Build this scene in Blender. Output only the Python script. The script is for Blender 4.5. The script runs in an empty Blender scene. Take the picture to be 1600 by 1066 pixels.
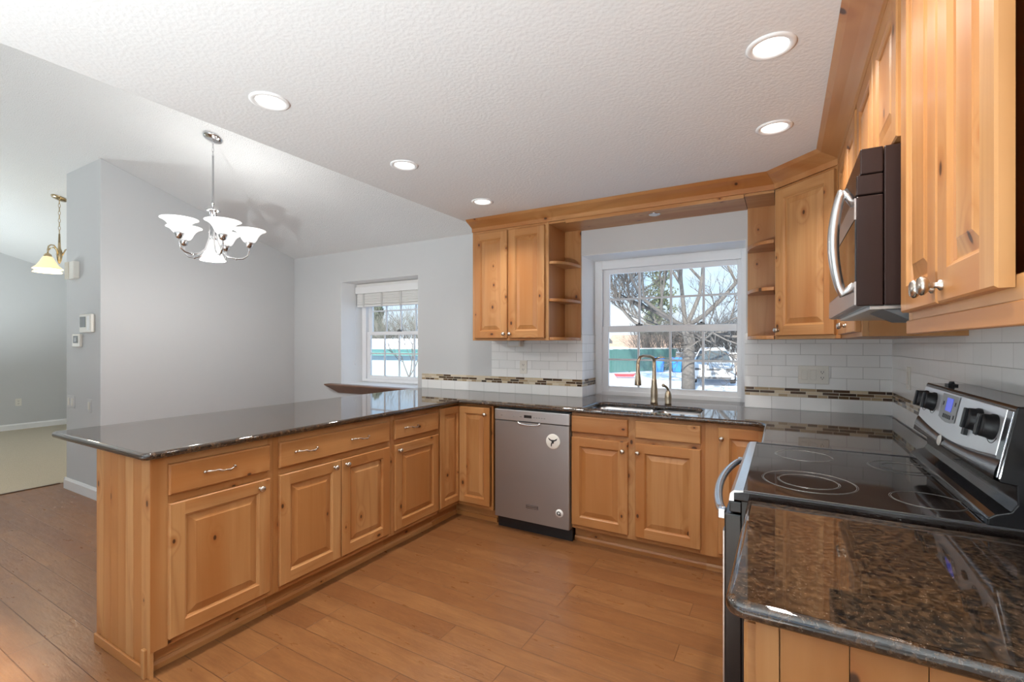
import bpy, bmesh, math, random
from mathutils import Vector, Matrix, noise as mnoise
PI = math.pi
rng = random.Random(7)
S = bpy.context.scene
COL = S.collection

# ------------------------------------------------------------------ camera, sky, sun, exposure
cam_d = bpy.data.cameras.new('camera'); cam = bpy.data.objects.new('camera', cam_d); COL.objects.link(cam)
cam.location = (0, 0, 1.342)
cam.rotation_euler = (PI/2, 0, math.radians(29.95))
cam_d.sensor_width = 36.0
cam_d.lens = 36.0*735.1/1600
cam_d.shift_y = 4.9/1600
cam_d.clip_start = 0.05; cam_d.clip_end = 400
S.camera = cam
S.view_settings.view_transform = 'Standard'
S.view_settings.look = 'None'
S.view_settings.exposure = 0.29
S.view_settings.gamma = 1.0
S.view_settings.use_curve_mapping = False
S.cycles.max_bounces = 10
S.cycles.diffuse_bounces = 6
S.cycles.glossy_bounces = 5
S.cycles.transparent_max_bounces = 16
S.cycles.sample_clamp_indirect = 6.0
S.cycles.caustics_reflective = False
S.cycles.caustics_refractive = False

W = bpy.data.worlds.new('sky'); S.world = W; W.use_nodes = True
def world():
    nt = W.node_tree; N = nt.nodes; L = nt.links
    bg = N['Background']
    tc = N.new('ShaderNodeTexCoord'); sp = N.new('ShaderNodeSeparateXYZ'); L.new(tc.outputs['Generated'], sp.inputs[0])
    rp = N.new('ShaderNodeValToRGB'); L.new(sp.outputs['Z'], rp.inputs[0])
    e = rp.color_ramp.elements
    e[0].position = 0.0; e[0].color = (0.80, 0.88, 0.97, 1)
    e[1].position = 0.55; e[1].color = (0.30, 0.54, 0.92, 1)
    m = e.new(0.16); m.color = (0.48, 0.71, 0.98, 1)
    no = N.new('ShaderNodeTexNoise'); no.inputs['Scale'].default_value = 3.0; no.inputs['Detail'].default_value = 6
    mp = N.new('ShaderNodeMapping'); mp.inputs['Scale'].default_value = (1, 1, 3.5)
    L.new(tc.outputs['Generated'], mp.inputs[0]); L.new(mp.outputs[0], no.inputs[0])
    cr = N.new('ShaderNodeValToRGB'); cr.color_ramp.elements[0].position = 0.5; cr.color_ramp.elements[1].position = 0.75
    L.new(no.outputs[0], cr.inputs[0])
    mx = N.new('ShaderNodeMix'); mx.data_type = 'RGBA'
    L.new(cr.outputs[0], mx.inputs[0]); L.new(rp.outputs[0], mx.inputs[6]); mx.inputs[7].default_value = (0.92, 0.94, 0.97, 1)
    L.new(mx.outputs[2], bg.inputs[0]); bg.inputs[1].default_value = 1.12
world()
sd = bpy.data.lights.new('sun', 'SUN'); sd.energy = 8.5; sd.angle = math.radians(0.8); sd.color = (1, 0.95, 0.86)
sun = bpy.data.objects.new('sun', sd); COL.objects.link(sun)
sun.rotation_euler = Vector((-0.08, 1.0, -0.5)).to_track_quat('-Z', 'Y').to_euler()
LAMP_E = 5.5      # watts of each ceiling downlight

# ------------------------------------------------------------------ node helpers / materials
def newmat(name):
    m = bpy.data.materials.new(name); m.use_nodes = True
    nt = m.node_tree
    return m, nt.nodes, nt.links, nt.nodes['Principled BSDF']
def setp(b, **k):
    for a, v in k.items():
        a = a.replace('_', ' ')
        if a == 'Specular': a = 'Specular IOR Level'
        b.inputs[a].default_value = v
def plain(name, col, rough=0.5, metal=0.0, spec=0.5, coat=0.0, noise=0.0, nscale=30.0, emit=0.0, ecol=None, bump=0.0):
    m, N, L, b = newmat(name)
    setp(b, Base_Color=(*col, 1), Roughness=rough, Metallic=metal, Specular=spec)
    if coat: setp(b, Coat_Weight=coat, Coat_Roughness=0.05)
    if noise or bump:
        tc = N.new('ShaderNodeTexCoord'); no = N.new('ShaderNodeTexNoise'); no.inputs['Scale'].default_value = nscale; no.inputs['Detail'].default_value = 4
        L.new(tc.outputs['Object'], no.inputs[0])
        if noise:
            mx = N.new('ShaderNodeMix'); mx.data_type = 'RGBA'
            L.new(no.outputs[0], mx.inputs[0])
            mx.inputs[6].default_value = (*[c*(1-noise) for c in col], 1); mx.inputs[7].default_value = (*[min(1, c*(1+noise)) for c in col], 1)
            L.new(mx.outputs[2], b.inputs['Base Color'])
        if bump:
            bp = N.new('ShaderNodeBump'); bp.inputs['Strength'].default_value = bump; bp.inputs['Distance'].default_value = 0.01
            L.new(no.outputs[0], bp.inputs['Height']); L.new(bp.outputs[0], b.inputs['Normal'])
    if emit:
        setp(b, Emission_Color=(*(ecol or col), 1), Emission_Strength=emit)
    return m
def math_n(N, L, op, a, b=None, c=None):
    n = N.new('ShaderNodeMath'); n.operation = op
    for i, v in enumerate((a, b, c)):
        if v is None: continue
        if isinstance(v, (int, float)): n.inputs[i].default_value = v
        else: L.new(v, n.inputs[i])
    return n.outputs[0]
def vmath(N, L, op, a, b):
    n = N.new('ShaderNodeVectorMath'); n.operation = op
    for i, v in enumerate((a, b)):
        if isinstance(v, tuple): n.inputs[i].default_value = v
        else: L.new(v, n.inputs[i])
    return n.outputs[0]
def mixc(N, L, fac, a, b, mode='MIX'):
    n = N.new('ShaderNodeMix'); n.data_type = 'RGBA'; n.blend_type = mode
    for i, v in ((0, fac), (6, a), (7, b)):
        if isinstance(v, (int, float)): n.inputs[i].default_value = v
        elif isinstance(v, tuple): n.inputs[i].default_value = (*v, 1) if len(v) == 3 else v
        else: L.new(v, n.inputs[i])
    return n.outputs[2]
_woods = {}
LIGHT = (0.56, 0.305, 0.126); DARK = (0.27, 0.095, 0.024); TONE2 = (0.36, 0.130, 0.034)
def wood(drop, grain):
    """Knotty clear-finished timber. drop = the thin axis of the board, grain = the axis its grain follows."""
    key = (drop, grain)
    if key in _woods: return _woods[key]
    m, N, L, b = newmat('knotty_wood_%s%s' % key)
    tc = N.new('ShaderNodeTexCoord'); oi = N.new('ShaderNodeObjectInfo')
    at = N.new('ShaderNodeAttribute'); at.attribute_name = 'board'
    off = math_n(N, L, 'ADD', math_n(N, L, 'MULTIPLY', oi.outputs['Random'], 37.0), math_n(N, L, 'MULTIPLY', at.outputs['Fac'], 3.71))
    cb = N.new('ShaderNodeCombineXYZ')
    for i, k in enumerate((1.0, 1.7, 2.3)): L.new(math_n(N, L, 'MULTIPLY', off, k), cb.inputs[i])
    p = vmath(N, L, 'ADD', tc.outputs['Object'], cb.outputs[0])
    ax = 'xyz'
    sc = [1.0, 1.0, 1.0]
    sc[ax.index(drop)] = 0.35
    def scaled(across, along, thick):
        s = [across]*3; s[ax.index(grain)] = along; s[ax.index(drop)] = thick
        return vmath(N, L, 'MULTIPLY', p, tuple(s))
    # knots
    vo = N.new('ShaderNodeTexVoronoi'); vo.inputs['Scale'].default_value = 1.0
    vo.voronoi_dimensions = '2D'
    across = [a for a in 'xyz' if a not in (drop, grain)][0]
    sx = N.new('ShaderNodeSeparateXYZ'); L.new(p, sx.inputs[0])
    c2 = N.new('ShaderNodeCombineXYZ'); L.new(math_n(N, L, 'MULTIPLY', sx.outputs[across.upper()], 7.0), c2.inputs[0]); L.new(math_n(N, L, 'MULTIPLY', sx.outputs[grain.upper()], 4.2), c2.inputs[1])
    L.new(c2.outputs[0], vo.inputs['Vector'])
    sp = N.new('ShaderNodeSeparateColor'); L.new(vo.outputs['Color'], sp.inputs[0])
    has = math_n(N, L, 'GREATER_THAN', sp.outputs[0], 0.60)
    rad = math_n(N, L, 'MULTIPLY_ADD', sp.outputs[1], 0.05, 0.03)
    rn = math_n(N, L, 'DIVIDE', vo.outputs['Distance'], rad)      # 1 at the knot's rim
    def falloff(a, z):
        mr = N.new('ShaderNodeMapRange'); mr.interpolation_type = 'SMOOTHSTEP'
        L.new(rn, mr.inputs[0]); mr.inputs[1].default_value = a; mr.inputs[2].default_value = z; mr.inputs[3].default_value = 1; mr.inputs[4].default_value = 0
        return math_n(N, L, 'MULTIPLY', mr.outputs[0], has)
    core = falloff(0.55, 1.1); halo = falloff(0.7, 3.2); wide = falloff(0.5, 6.5)
    # growth rings, bent round the knots
    n1 = N.new('ShaderNodeTexNoise'); n1.inputs['Scale'].default_value = 1.0; n1.inputs['Detail'].default_value = 2.0; n1.inputs['Roughness'].default_value = 0.45
    L.new(scaled(6.0, 0.55, 1.0), n1.inputs['Vector'])
    rg = math_n(N, L, 'ADD', n1.outputs['Fac'], math_n(N, L, 'MULTIPLY', wide, 0.20))
    pp = math_n(N, L, 'PINGPONG', math_n(N, L, 'MULTIPLY', rg, 13.0), 1.0)
    pp = math_n(N, L, 'POWER', pp, 2.2)
    n2 = N.new('ShaderNodeTexNoise'); n2.inputs['Scale'].default_value = 1.0; n2.inputs['Detail'].default_value = 5.0
    L.new(scaled(95.0, 3.0, 20.0), n2.inputs['Vector'])
    n3 = N.new('ShaderNodeTexNoise'); n3.inputs['Scale'].default_value = 1.0; n3.inputs['Detail'].default_value = 1.0
    L.new(scaled(7.0, 0.9, 2.0), n3.inputs['Vector'])
    fac = math_n(N, L, 'ADD', math_n(N, L, 'MULTIPLY', pp, 0.30), math_n(N, L, 'MULTIPLY', n2.outputs['Fac'], 0.46))
    c = mixc(N, L, fac, LIGHT, DARK)
    mr = N.new('ShaderNodeMapRange'); L.new(n3.outputs['Fac'], mr.inputs[0]); mr.inputs[1].default_value = 0.47; mr.inputs[2].default_value = 0.70; mr.inputs[4].default_value = 0.8
    c = mixc(N, L, mr.outputs[0], c, TONE2)
    # whole-board tone
    wn = N.new('ShaderNodeTexWhiteNoise'); wn.noise_dimensions = '1D'; L.new(off, wn.inputs['W'])
    c = mixc(N, L, math_n(N, L, 'MULTIPLY', wn.outputs['Value'], 0.78), c, (0.38, 0.150, 0.041))
    c = mixc(N, L, math_n(N, L, 'MULTIPLY', halo, 0.75), c, (0.33, 0.115, 0.03))
    c = mixc(N, L, math_n(N, L, 'MULTIPLY', core, 0.92), c, (0.055, 0.02, 0.008))
    L.new(c, b.inputs['Base Color'])
    setp(b, Roughness=0.38, Specular=0.36, Coat_Weight=0.06, Coat_Roughness=0.16)
    bp = N.new('ShaderNodeBump'); bp.inputs['Strength'].default_value = 0.05; bp.inputs['Distance'].default_value = 0.002
    L.new(n2.outputs['Fac'], bp.inputs['Height']); L.new(bp.outputs[0], b.inputs['Normal'])
    _woods[key] = m
    return m
WV, WH, SV = wood('y', 'z'), wood('y', 'x'), wood('x', 'z')
TX, TY, SY = wood('z', 'x'), wood('z', 'y'), wood('x', 'y')

def m_granite():
    m, N, L, b = newmat('polished_brown_granite')
    tc = N.new('ShaderNodeTexCoord')
    def nz(s, d, r=0.6):
        n = N.new('ShaderNodeTexNoise'); n.inputs['Scale'].default_value = s; n.inputs['Detail'].default_value = d; n.inputs['Roughness'].default_value = r
        L.new(tc.outputs['Object'], n.inputs[0]); return n.outputs[0]
    def ramp(src, a, z):
        mr = N.new('ShaderNodeMapRange'); L.new(src, mr.inputs[0]); mr.inputs[1].default_value = a; mr.inputs[2].default_value = z; return mr.outputs[0]
    c = mixc(N, L, ramp(nz(70, 6), 0.42, 0.66), (0.010, 0.008, 0.007), (0.085, 0.045, 0.022))
    c = mixc(N, L, math_n(N, L, 'MULTIPLY', ramp(nz(110, 4), 0.54, 0.70), 0.5), c, (0.17, 0.105, 0.06))
    vo = N.new('ShaderNodeTexVoronoi'); vo.inputs['Scale'].default_value = 75; L.new(tc.outputs['Object'], vo.inputs[0])
    c = mixc(N, L, math_n(N, L, 'MULTIPLY', ramp(vo.outputs['Distance'], 0.42, 0.2), ramp(nz(22, 2), 0.5, 0.62)), c, (0.012, 0.011, 0.012))
    c = mixc(N, L, math_n(N, L, 'MULTIPLY', ramp(nz(210, 2), 0.62, 0.74), 0.22), c, (0.45, 0.37, 0.28))
    L.new(c, b.inputs['Base Color']); setp(b, Roughness=0.035, IOR=1.9, Specular=0.5)
    return m
GRANITE = m_granite()

def m_tile(axis, row_h, z0, j0, bw=0.163):
    """White running-bond tile. axis: the wall's horizontal axis; z0: a row boundary; j0: a joint of the even rows."""
    m, N, L, b = newmat('white_subway_tile_%s_%d' % (axis, int(row_h*10000)))
    tc = N.new('ShaderNodeTexCoord'); sp = N.new('ShaderNodeSeparateXYZ'); L.new(tc.outputs['Object'], sp.inputs[0])
    cb = N.new('ShaderNodeCombineXYZ')
    L.new(math_n(N, L, 'SUBTRACT', sp.outputs['X' if axis == 'x' else 'Y'], j0 - 40*bw), cb.inputs[0])
    L.new(math_n(N, L, 'SUBTRACT', sp.outputs['Z'], z0 - 20*row_h), cb.inputs[1])
    br = N.new('ShaderNodeTexBrick'); L.new(cb.outputs[0], br.inputs['Vector'])
    br.offset = 0.5; br.offset_frequency = 2
    br.inputs['Scale'].default_value = 1.0; br.inputs['Brick Width'].default_value = bw; br.inputs['Row Height'].default_value = row_h
    br.inputs['Mortar Size'].default_value = 0.0013; br.inputs['Mortar Smooth'].default_value = 0.3; br.inputs['Bias'].default_value = 0.0
    br.inputs['Color1'].default_value = (0.85, 0.85, 0.845, 1); br.inputs['Color2'].default_value = (0.90, 0.90, 0.895, 1); br.inputs['Mortar'].default_value = (0.42, 0.42, 0.41, 1)
    L.new(br.outputs['Color'], b.inputs['Base Color'])
    rr = N.new('ShaderNodeMapRange'); L.new(br.outputs['Fac'], rr.inputs[0]); rr.inputs[3].default_value = 0.13; rr.inputs[4].default_value = 0.7
    L.new(rr.outputs[0], b.inputs['Roughness'])
    bp = N.new('ShaderNodeBump'); bp.invert = True; bp.inputs['Strength'].default_value = 0.5; bp.inputs['Distance'].default_value = 0.002
    L.new(br.outputs['Fac'], bp.inputs['Height']); L.new(bp.outputs[0], b.inputs['Normal'])
    return m
def m_mosaic(axis):
    m, N, L, b = newmat('glass_mosaic_%s' % axis)
    tc = N.new('ShaderNodeTexCoord'); sp = N.new('ShaderNodeSeparateXYZ'); L.new(tc.outputs['Object'], sp.inputs[0])
    cb = N.new('ShaderNodeCombineXYZ')
    L.new(math_n(N, L, 'ADD', sp.outputs['X' if axis == 'x' else 'Y'], 40.0), cb.inputs[0])
    L.new(math_n(N, L, 'SUBTRACT', sp.outputs['Z'], 0.998 - 0.019*30), cb.inputs[1])
    br = N.new('ShaderNodeTexBrick'); L.new(cb.outputs[0], br.inputs['Vector'])
    br.offset = 0.37; br.offset_frequency = 2; br.squash = 0.62; br.squash_frequency = 3
    br.inputs['Scale'].default_value = 1.0; br.inputs['Brick Width'].default_value = 0.088; br.inputs['Row Height'].default_value = 0.019
    br.inputs['Mortar Size'].default_value = 0.0016; br.inputs['Mortar Smooth'].default_value = 0.1
    br.inputs['Color1'].default_value = (0, 0, 0, 1); br.inputs['Color2'].default_value = (1, 1, 1, 1); br.inputs['Mortar'].default_value = (0.5, 0.5, 0.5, 1)
    rp = N.new('ShaderNodeValToRGB'); rp.color_ramp.interpolation = 'CONSTANT'
    el = rp.color_ramp.elements
    el[0].position = 0; el[0].color = (0.085, 0.045, 0.022, 1); el[1].position = 0.30; el[1].color = (0.62, 0.51, 0.36, 1)
    for p_, c_ in ((0.42, (0.13, 0.075, 0.035)), (0.5, (0.40, 0.29, 0.17)), (0.62, (0.70, 0.61, 0.47)), (0.74, (0.05, 0.03, 0.018)), (0.86, (0.55, 0.45, 0.32))):
        q = el.new(p_); q.color = (*c_, 1)
    L.new(br.outputs['Color'], rp.inputs[0])
    c = mixc(N, L, br.outputs['Fac'], rp.outputs[0], (0.66, 0.60, 0.50))
    L.new(c, b.inputs['Base Color']); setp(b, Roughness=0.15)
    return m
TILE_U = m_tile('x', 0.0728, 1.055, 0.4235); TILE_L = m_tile('x', 0.084, 0.914, 0.505)
TILE_UR = m_tile('y', 0.0728, 1.055, 3.49); TILE_LR = m_tile('y', 0.084, 0.914, 3.57)
MOS_X, MOS_Y = m_mosaic('x'), m_mosaic('y')

def m_floor():
    m, N, L, b = newmat('hand_scraped_hickory_planks')
    tc = N.new('ShaderNodeTexCoord'); 
    mp0 = N.new('ShaderNodeMapping'); mp0.inputs['Location'].default_value = (20.0, 20.03, 0); L.new(tc.outputs['Object'], mp0.inputs[0])
    br = N.new('ShaderNodeTexBrick'); L.new(mp0.outputs[0], br.inputs['Vector']); br.offset = 0.37; br.offset_frequency = 3
    br.inputs['Scale'].default_value = 1.0; br.inputs['Brick Width'].default_value = 0.95; br.inputs['Row Height'].default_value = 0.127
    br.inputs['Mortar Size'].default_value = 0.0022; br.inputs['Mortar Smooth'].default_value = 0.6
    br.inputs['Color1'].default_value = (0, 0, 0, 1); br.inputs['Color2'].default_value = (1, 1, 1, 1); br.inputs['Mortar'].default_value = (0.5, 0.5, 0.5, 1)
    pl = N.new('ShaderNodeSeparateColor'); L.new(br.outputs['Color'], pl.inputs[0])
    cb = N.new('ShaderNodeCombineXYZ'); L.new(math_n(N, L, 'MULTIPLY', pl.outputs[0], 41.0), cb.inputs[0]); L.new(math_n(N, L, 'MULTIPLY', pl.outputs[0], 23.0), cb.inputs[1])
    p = vmath(N, L, 'ADD', tc.outputs['Object'], cb.outputs[0])
    def nz(sc, d, r=0.55):
        n = N.new('ShaderNodeTexNoise'); n.inputs['Scale'].default_value = 1; n.inputs['Detail'].default_value = d; n.inputs['Roughness'].default_value = r
        L.new(vmath(N, L, 'MULTIPLY', p, sc), n.inputs[0]); return n.outputs[0]
    grain = nz((9, 120, 1), 6, 0.62); patch = nz((3.5, 16, 1), 5, 0.62); scrape = nz((7, 22, 1), 4)
    c = mixc(N, L, pl.outputs[0], (0.235, 0.097, 0.034), (0.32, 0.147, 0.054))
    c = mixc(N, L, math_n(N, L, 'MULTIPLY', grain, 0.75), c, (0.115, 0.040, 0.013))
    mr = N.new('ShaderNodeMapRange'); L.new(patch, mr.inputs[0]); mr.inputs[1].default_value = 0.38; mr.inputs[2].default_value = 0.68; mr.inputs[4].default_value = 0.6
    c = mixc(N, L, mr.outputs[0], c, (0.150, 0.057, 0.020))
    c = mixc(N, L, math_n(N, L, 'MULTIPLY', br.outputs['Fac'], 0.85), c, (0.09, 0.032, 0.011))
    L.new(c, b.inputs['Base Color'])
    rr = N.new('ShaderNodeMapRange'); L.new(scrape, rr.inputs[0]); rr.inputs[3].default_value = 0.20; rr.inputs[4].default_value = 0.42
    L.new(rr.outputs[0], b.inputs['Roughness']); setp(b, Specular=0.5)
    h = math_n(N, L, 'SUBTRACT', math_n(N, L, 'ADD', math_n(N, L, 'MULTIPLY', scrape, 0.9), math_n(N, L, 'MULTIPLY', grain, 0.18)), math_n(N, L, 'MULTIPLY', br.outputs['Fac'], 0.5))
    bp = N.new('ShaderNodeBump'); bp.inputs['Strength'].default_value = 0.35; bp.inputs['Distance'].default_value = 0.006
    L.new(h, bp.inputs['Height']); L.new(bp.outputs[0], b.inputs['Normal'])
    return m
FLOOR = m_floor()
CARPET = plain('beige_carpet', (0.47, 0.415, 0.325), 0.95, noise=0.18, nscale=120, bump=0.6, spec=0.1)
PAINT = plain('grey_wall_paint', (0.58, 0.585, 0.59), 0.75, spec=0.2, bump=0.03, nscale=160)
WHITEP = plain('white_paint', (0.82, 0.82, 0.82), 0.45, spec=0.35)
CEIL = plain('white_trowelled_ceiling', (0.74, 0.74, 0.745), 0.85, spec=0.15, bump=0.22, nscale=70)
VAULT = plain('white_knockdown_ceiling', (0.80, 0.80, 0.80), 0.88, spec=0.15, bump=0.7, nscale=125)
VINYL = plain('white_vinyl', (0.84, 0.84, 0.85), 0.32, spec=0.45)
STEEL = plain('brushed_stainless', (0.56, 0.56, 0.565), 0.30, metal=1.0, noise=0.05, nscale=8)
DWSTEEL = plain('grey_stainless_panel', (0.40, 0.395, 0.39), 0.34, metal=0.85, noise=0.04, nscale=4)
BRIGHT = plain('light_satin_metal', (0.74, 0.75, 0.77), 0.22, metal=1.0)
NICKEL = plain('satin_nickel', (0.60, 0.54, 0.47), 0.27, metal=1.0)
BRONZE = plain('champagne_bronze', (0.50, 0.41, 0.30), 0.28, metal=1.0)
CHROME = plain('polished_chrome', (0.72, 0.72, 0.73), 0.07, metal=1.0)
BRASS = plain('polished_brass', (0.56, 0.44, 0.27), 0.2, metal=1.0)
BLACK = plain('black_enamel', (0.012, 0.012, 0.013), 0.22, spec=0.5)
RUBBER = plain('matt_black_plastic', (0.014, 0.014, 0.016), 0.42, spec=0.4)
DKGLASS = plain('black_ceramic_glass', (0.014, 0.010, 0.009), 0.045, spec=0.75)
MWBODY = plain('dark_bronze_enamel', (0.024, 0.013, 0.011), 0.2, spec=0.22)
GREYP = plain('grey_plastic', (0.30, 0.31, 0.32), 0.4)
DKGREY = plain('dark_grey_metal', (0.12, 0.12, 0.125), 0.4, metal=0.6)
PLATE = plain('white_switch_plate', (0.76, 0.735, 0.675), 0.35)
IVORY = plain('ivory_plastic', (0.62, 0.56, 0.46), 0.4)
SCREEN = plain('dark_screen', (0.02, 0.022, 0.024), 0.15)
BLUELCD = plain('blue_display', (0.03, 0.05, 0.30), 0.2, emit=0.55, ecol=(0.10, 0.14, 0.75))
RINGM = plain('printed_grey_ring', (0.15, 0.14, 0.13), 0.25)
INK = plain('black_ink', (0.02, 0.02, 0.02), 0.5)
LENS = plain('lit_lamp_lens', (1, 1, 1), 0.4, emit=3.4, ecol=(1.0, 0.975, 0.93))
SHADE = plain('lit_opal_glass', (0.92, 0.92, 0.92), 0.3, emit=0.62, ecol=(1, 0.985, 0.96))
AMBER = plain('lit_cream_glass', (0.85, 0.72, 0.46), 0.3, emit=0.55, ecol=(1.0, 0.80, 0.44))
PUCKOFF = plain('frosted_lens', (0.75, 0.75, 0.75), 0.3)
BLINDM = plain('white_blind_slat', (0.78, 0.77, 0.75), 0.5)
FILTER = plain('aluminium_filter', (0.55, 0.54, 0.50), 0.35, metal=0.9, noise=0.3, nscale=140)
def m_glass():
    m, N, L, b = newmat('window_glass')
    out = N['Material Output']; N.remove(b)
    tr = N.new('ShaderNodeBsdfTransparent'); tr.inputs[0].default_value = (0.97, 0.985, 0.98, 1)
    gl = N.new('ShaderNodeBsdfGlossy'); gl.inputs['Roughness'].default_value = 0.02
    fr = N.new('ShaderNodeFresnel'); fr.inputs[0].default_value = 1.45
    ge = N.new('ShaderNodeNewGeometry'); ff = math_n(N, L, 'MULTIPLY', fr.outputs[0], math_n(N, L, 'SUBTRACT', 1.0, ge.outputs['Backfacing']))
    mx = N.new('ShaderNodeMixShader'); L.new(ff, mx.inputs[0]); L.new(tr.outputs[0], mx.inputs[1]); L.new(gl.outputs[0], mx.inputs[2]); L.new(mx.outputs[0], out.inputs[0])
    return m
GLASS = m_glass()
SNOW = plain('snow', (0.86, 0.88, 0.92), 0.8, noise=0.04, nscale=1.5, bump=0.3)
BARK = plain('grey_bark', (0.135, 0.122, 0.114), 0.9, noise=0.4, nscale=9, bump=0.6)
TWIG = plain('bare_twig', (0.105, 0.092, 0.085), 0.9, noise=0.3, nscale=5)
NEEDLE = plain('evergreen_needles', (0.115, 0.135, 0.082), 0.9, noise=0.5, nscale=2)
FENCEM = plain('teal_painted_boards', (0.068, 0.165, 0.15), 0.7, noise=0.1, nscale=3)
GREYWD = plain('weathered_boards', (0.27, 0.235, 0.21), 0.85, noise=0.25, nscale=4)
BLUEP = plain('blue_plastic', (0.03, 0.20, 0.62), 0.4)
CARW = plain('white_car_paint', (0.78, 0.79, 0.81), 0.2, coat=0.5)
SIDING = plain('pale_siding', (0.62, 0.70, 0.76), 0.7, noise=0.05, nscale=2)
TANROOF = plain('tan_roof', (0.50, 0.34, 0.25), 0.8, noise=0.3, nscale=2.5)
CLAY = plain('terracotta', (0.52, 0.24, 0.15), 0.7)
REDP = plain('red_plastic', (0.60, 0.05, 0.06), 0.5)

# ------------------------------------------------------------------ mesh builder
class MB:
    def __init__(s): s.v = []; s.f = []; s.m = []; s.b = []; s.sm = []; s.mat = Matrix.Identity(4); s.nb = 0
    def board(s): s.nb += 1; return s.nb
    def add(s, vs, fs, mi=0, bd=None, smooth=False):
        o = len(s.v); s.v += [tuple(s.mat @ Vector(p)) for p in vs]
        for f in fs: s.f.append([i+o for i in f]); s.m.append(mi); s.b.append(s.nb if bd is None else bd); s.sm.append(smooth)
        return s
    def box(s, x0, x1, y0, y1, z0, z1, mi=0, bd=None):
        vs = [(x, y, z) for z in (z0, z1) for y in (y0, y1) for x in (x0, x1)]
        return s.add(vs, [(0, 2, 3, 1), (4, 5, 7, 6), (0, 1, 5, 4), (2, 6, 7, 3), (0, 4, 6, 2), (1, 3, 7, 5)], mi, bd)
    def loft(s, rings, mi=0, cap=True, closed=True, smooth=False, bd=None):
        n = len(rings[0]); vs = [p for r in rings for p in r]; fs = []
        for i in range(len(rings)-1):
            for j in range(n if closed else n-1):
                a = i*n+j; b_ = i*n+(j+1) % n; fs.append((a, b_, b_+n, a+n))
        if cap: fs += [tuple(reversed(range(n))), tuple(range((len(rings)-1)*n, len(rings)*n))]
        return s.add(vs, fs, mi, bd, smooth)
    def lathe(s, prof, c=(0, 0, 0), n=24, axis='z', mi=0, cap=False, smooth=True):
        rings = []
        for r, h in prof:
            ring = []
            for k in range(n):
                a = 2*PI*k/n; u, w = r*math.cos(a), r*math.sin(a)
                q = {'z': (u, w, h), 'y': (u, h, w), 'x': (h, u, w)}[axis]
                ring.append((c[0]+q[0], c[1]+q[1], c[2]+q[2]))
            rings.append(ring)
        return s.loft(rings, mi, cap, True, smooth)
    def tube(s, pts, r, n=8, mi=0, cap=True, closed=False, flat=1.0):
        pts = [Vector(p) for p in pts]; rs = r if isinstance(r, (list, tuple)) else [r]*len(pts)
        rings = []; up = None; N = len(pts)
        for i, p in enumerate(pts):
            t = (pts[(i+1) % N] - pts[i-1]) if closed else (pts[min(i+1, N-1)] - pts[max(i-1, 0)])
            t.normalize()
            if up is None: up = Vector((0, 0, 1)) if abs(t.z) < 0.9 else Vector((1, 0, 0))
            a = t.cross(up).normalized(); b_ = a.cross(t).normalized(); up = b_
            rings.append([tuple(p + a*rs[i]*math.cos(2*PI*k/n) + b_*rs[i]*flat*math.sin(2*PI*k/n)) for k in range(n)])
        if closed: rings.append(rings[0]); cap = False
        return s.loft(rings, mi, cap, True, True)
    def torus(s, c, R, r, axis='z', n=24, k=8, mi=0, sx=1.0, sy=1.0):
        pts = []
        for i in range(n):
            a = 2*PI*i/n; u, w = R*math.cos(a)*sx, R*math.sin(a)*sy
            q = {'z': (u, w, 0), 'y': (u, 0, w), 'x': (0, u, w)}[axis]; pts.append(tuple(c[j]+q[j] for j in range(3)))
        return s.tube(pts, r, k, mi, closed=True)
    def sphere(s, c, r, n=12, mi=0, sz=1.0):
        return s.lathe([(max(1e-4, r*math.sin(PI*i/8)), -r*sz*math.cos(PI*i/8)) for i in range(9)], c, n, 'z', mi, True)
    def prism(s, poly, axis, a0, a1, mi=0, bd=None, smooth=False):
        """poly: 2D points in the plane across axis, swept from a0 to a1."""
        def q(p, a): return {'x': (a, p[0], p[1]), 'y': (p[0], a, p[1]), 'z': (p[0], p[1], a)}[axis]
        return s.loft([[q(p, a0) for p in poly], [q(p, a1) for p in poly]], mi, True, True, smooth, bd)
    def build(s, name, mats, parent=None, loc=None, bevel=0.0, seg=2, **props):
        me = bpy.data.meshes.new(name); me.from_pydata(s.v, [], s.f)
        mats = mats if isinstance(mats, (list, tuple)) else [mats]
        for m_ in mats: me.materials.append(m_)
        bm = bmesh.new(); bm.from_mesh(me); bmesh.ops.recalc_face_normals(bm, faces=bm.faces); bm.to_mesh(me); bm.free()
        me.polygons.foreach_set('material_index', s.m); me.polygons.foreach_set('use_smooth', s.sm)
        at = me.attributes.new('board', 'FLOAT', 'FACE'); at.data.foreach_set('value', [float(x) for x in s.b])
        me.update()
        o = bpy.data.objects.new(name, me); COL.objects.link(o)
        if parent: o.parent = parent
        if loc: o.location = loc
        if bevel:
            md = o.modifiers.new('edge', 'BEVEL'); md.width = bevel; md.segments = seg; md.limit_method = 'ANGLE'; md.angle_limit = math.radians(40)
        for k, v in props.items(): o[k] = v
        return o
def thing(name, label, cat, loc=(0, 0, 0), rz=0.0, group=None):
    o = bpy.data.objects.new(name, None); COL.objects.link(o); o.empty_display_size = 0.1
    o.location = loc; o.rotation_euler = (0, 0, rz); o['label'] = label; o['category'] = cat
    if group: o['group'] = group
    return o
def tag(o, label, cat, group=None):
    o['label'] = label; o['category'] = cat
    if group: o['group'] = group
    return o
def struct(o): o['kind'] = 'structure'; return o
def sroot(name):
    o = bpy.data.objects.new(name, None); COL.objects.link(o); o['kind'] = 'structure'; return o
def copy_tree(o, parent=None):
    c = o.copy(); COL.objects.link(c)
    if parent: c.parent = parent
    for ch in [x for x in bpy.data.objects if x.parent == o]: copy_tree(ch, c)
    return c
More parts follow.
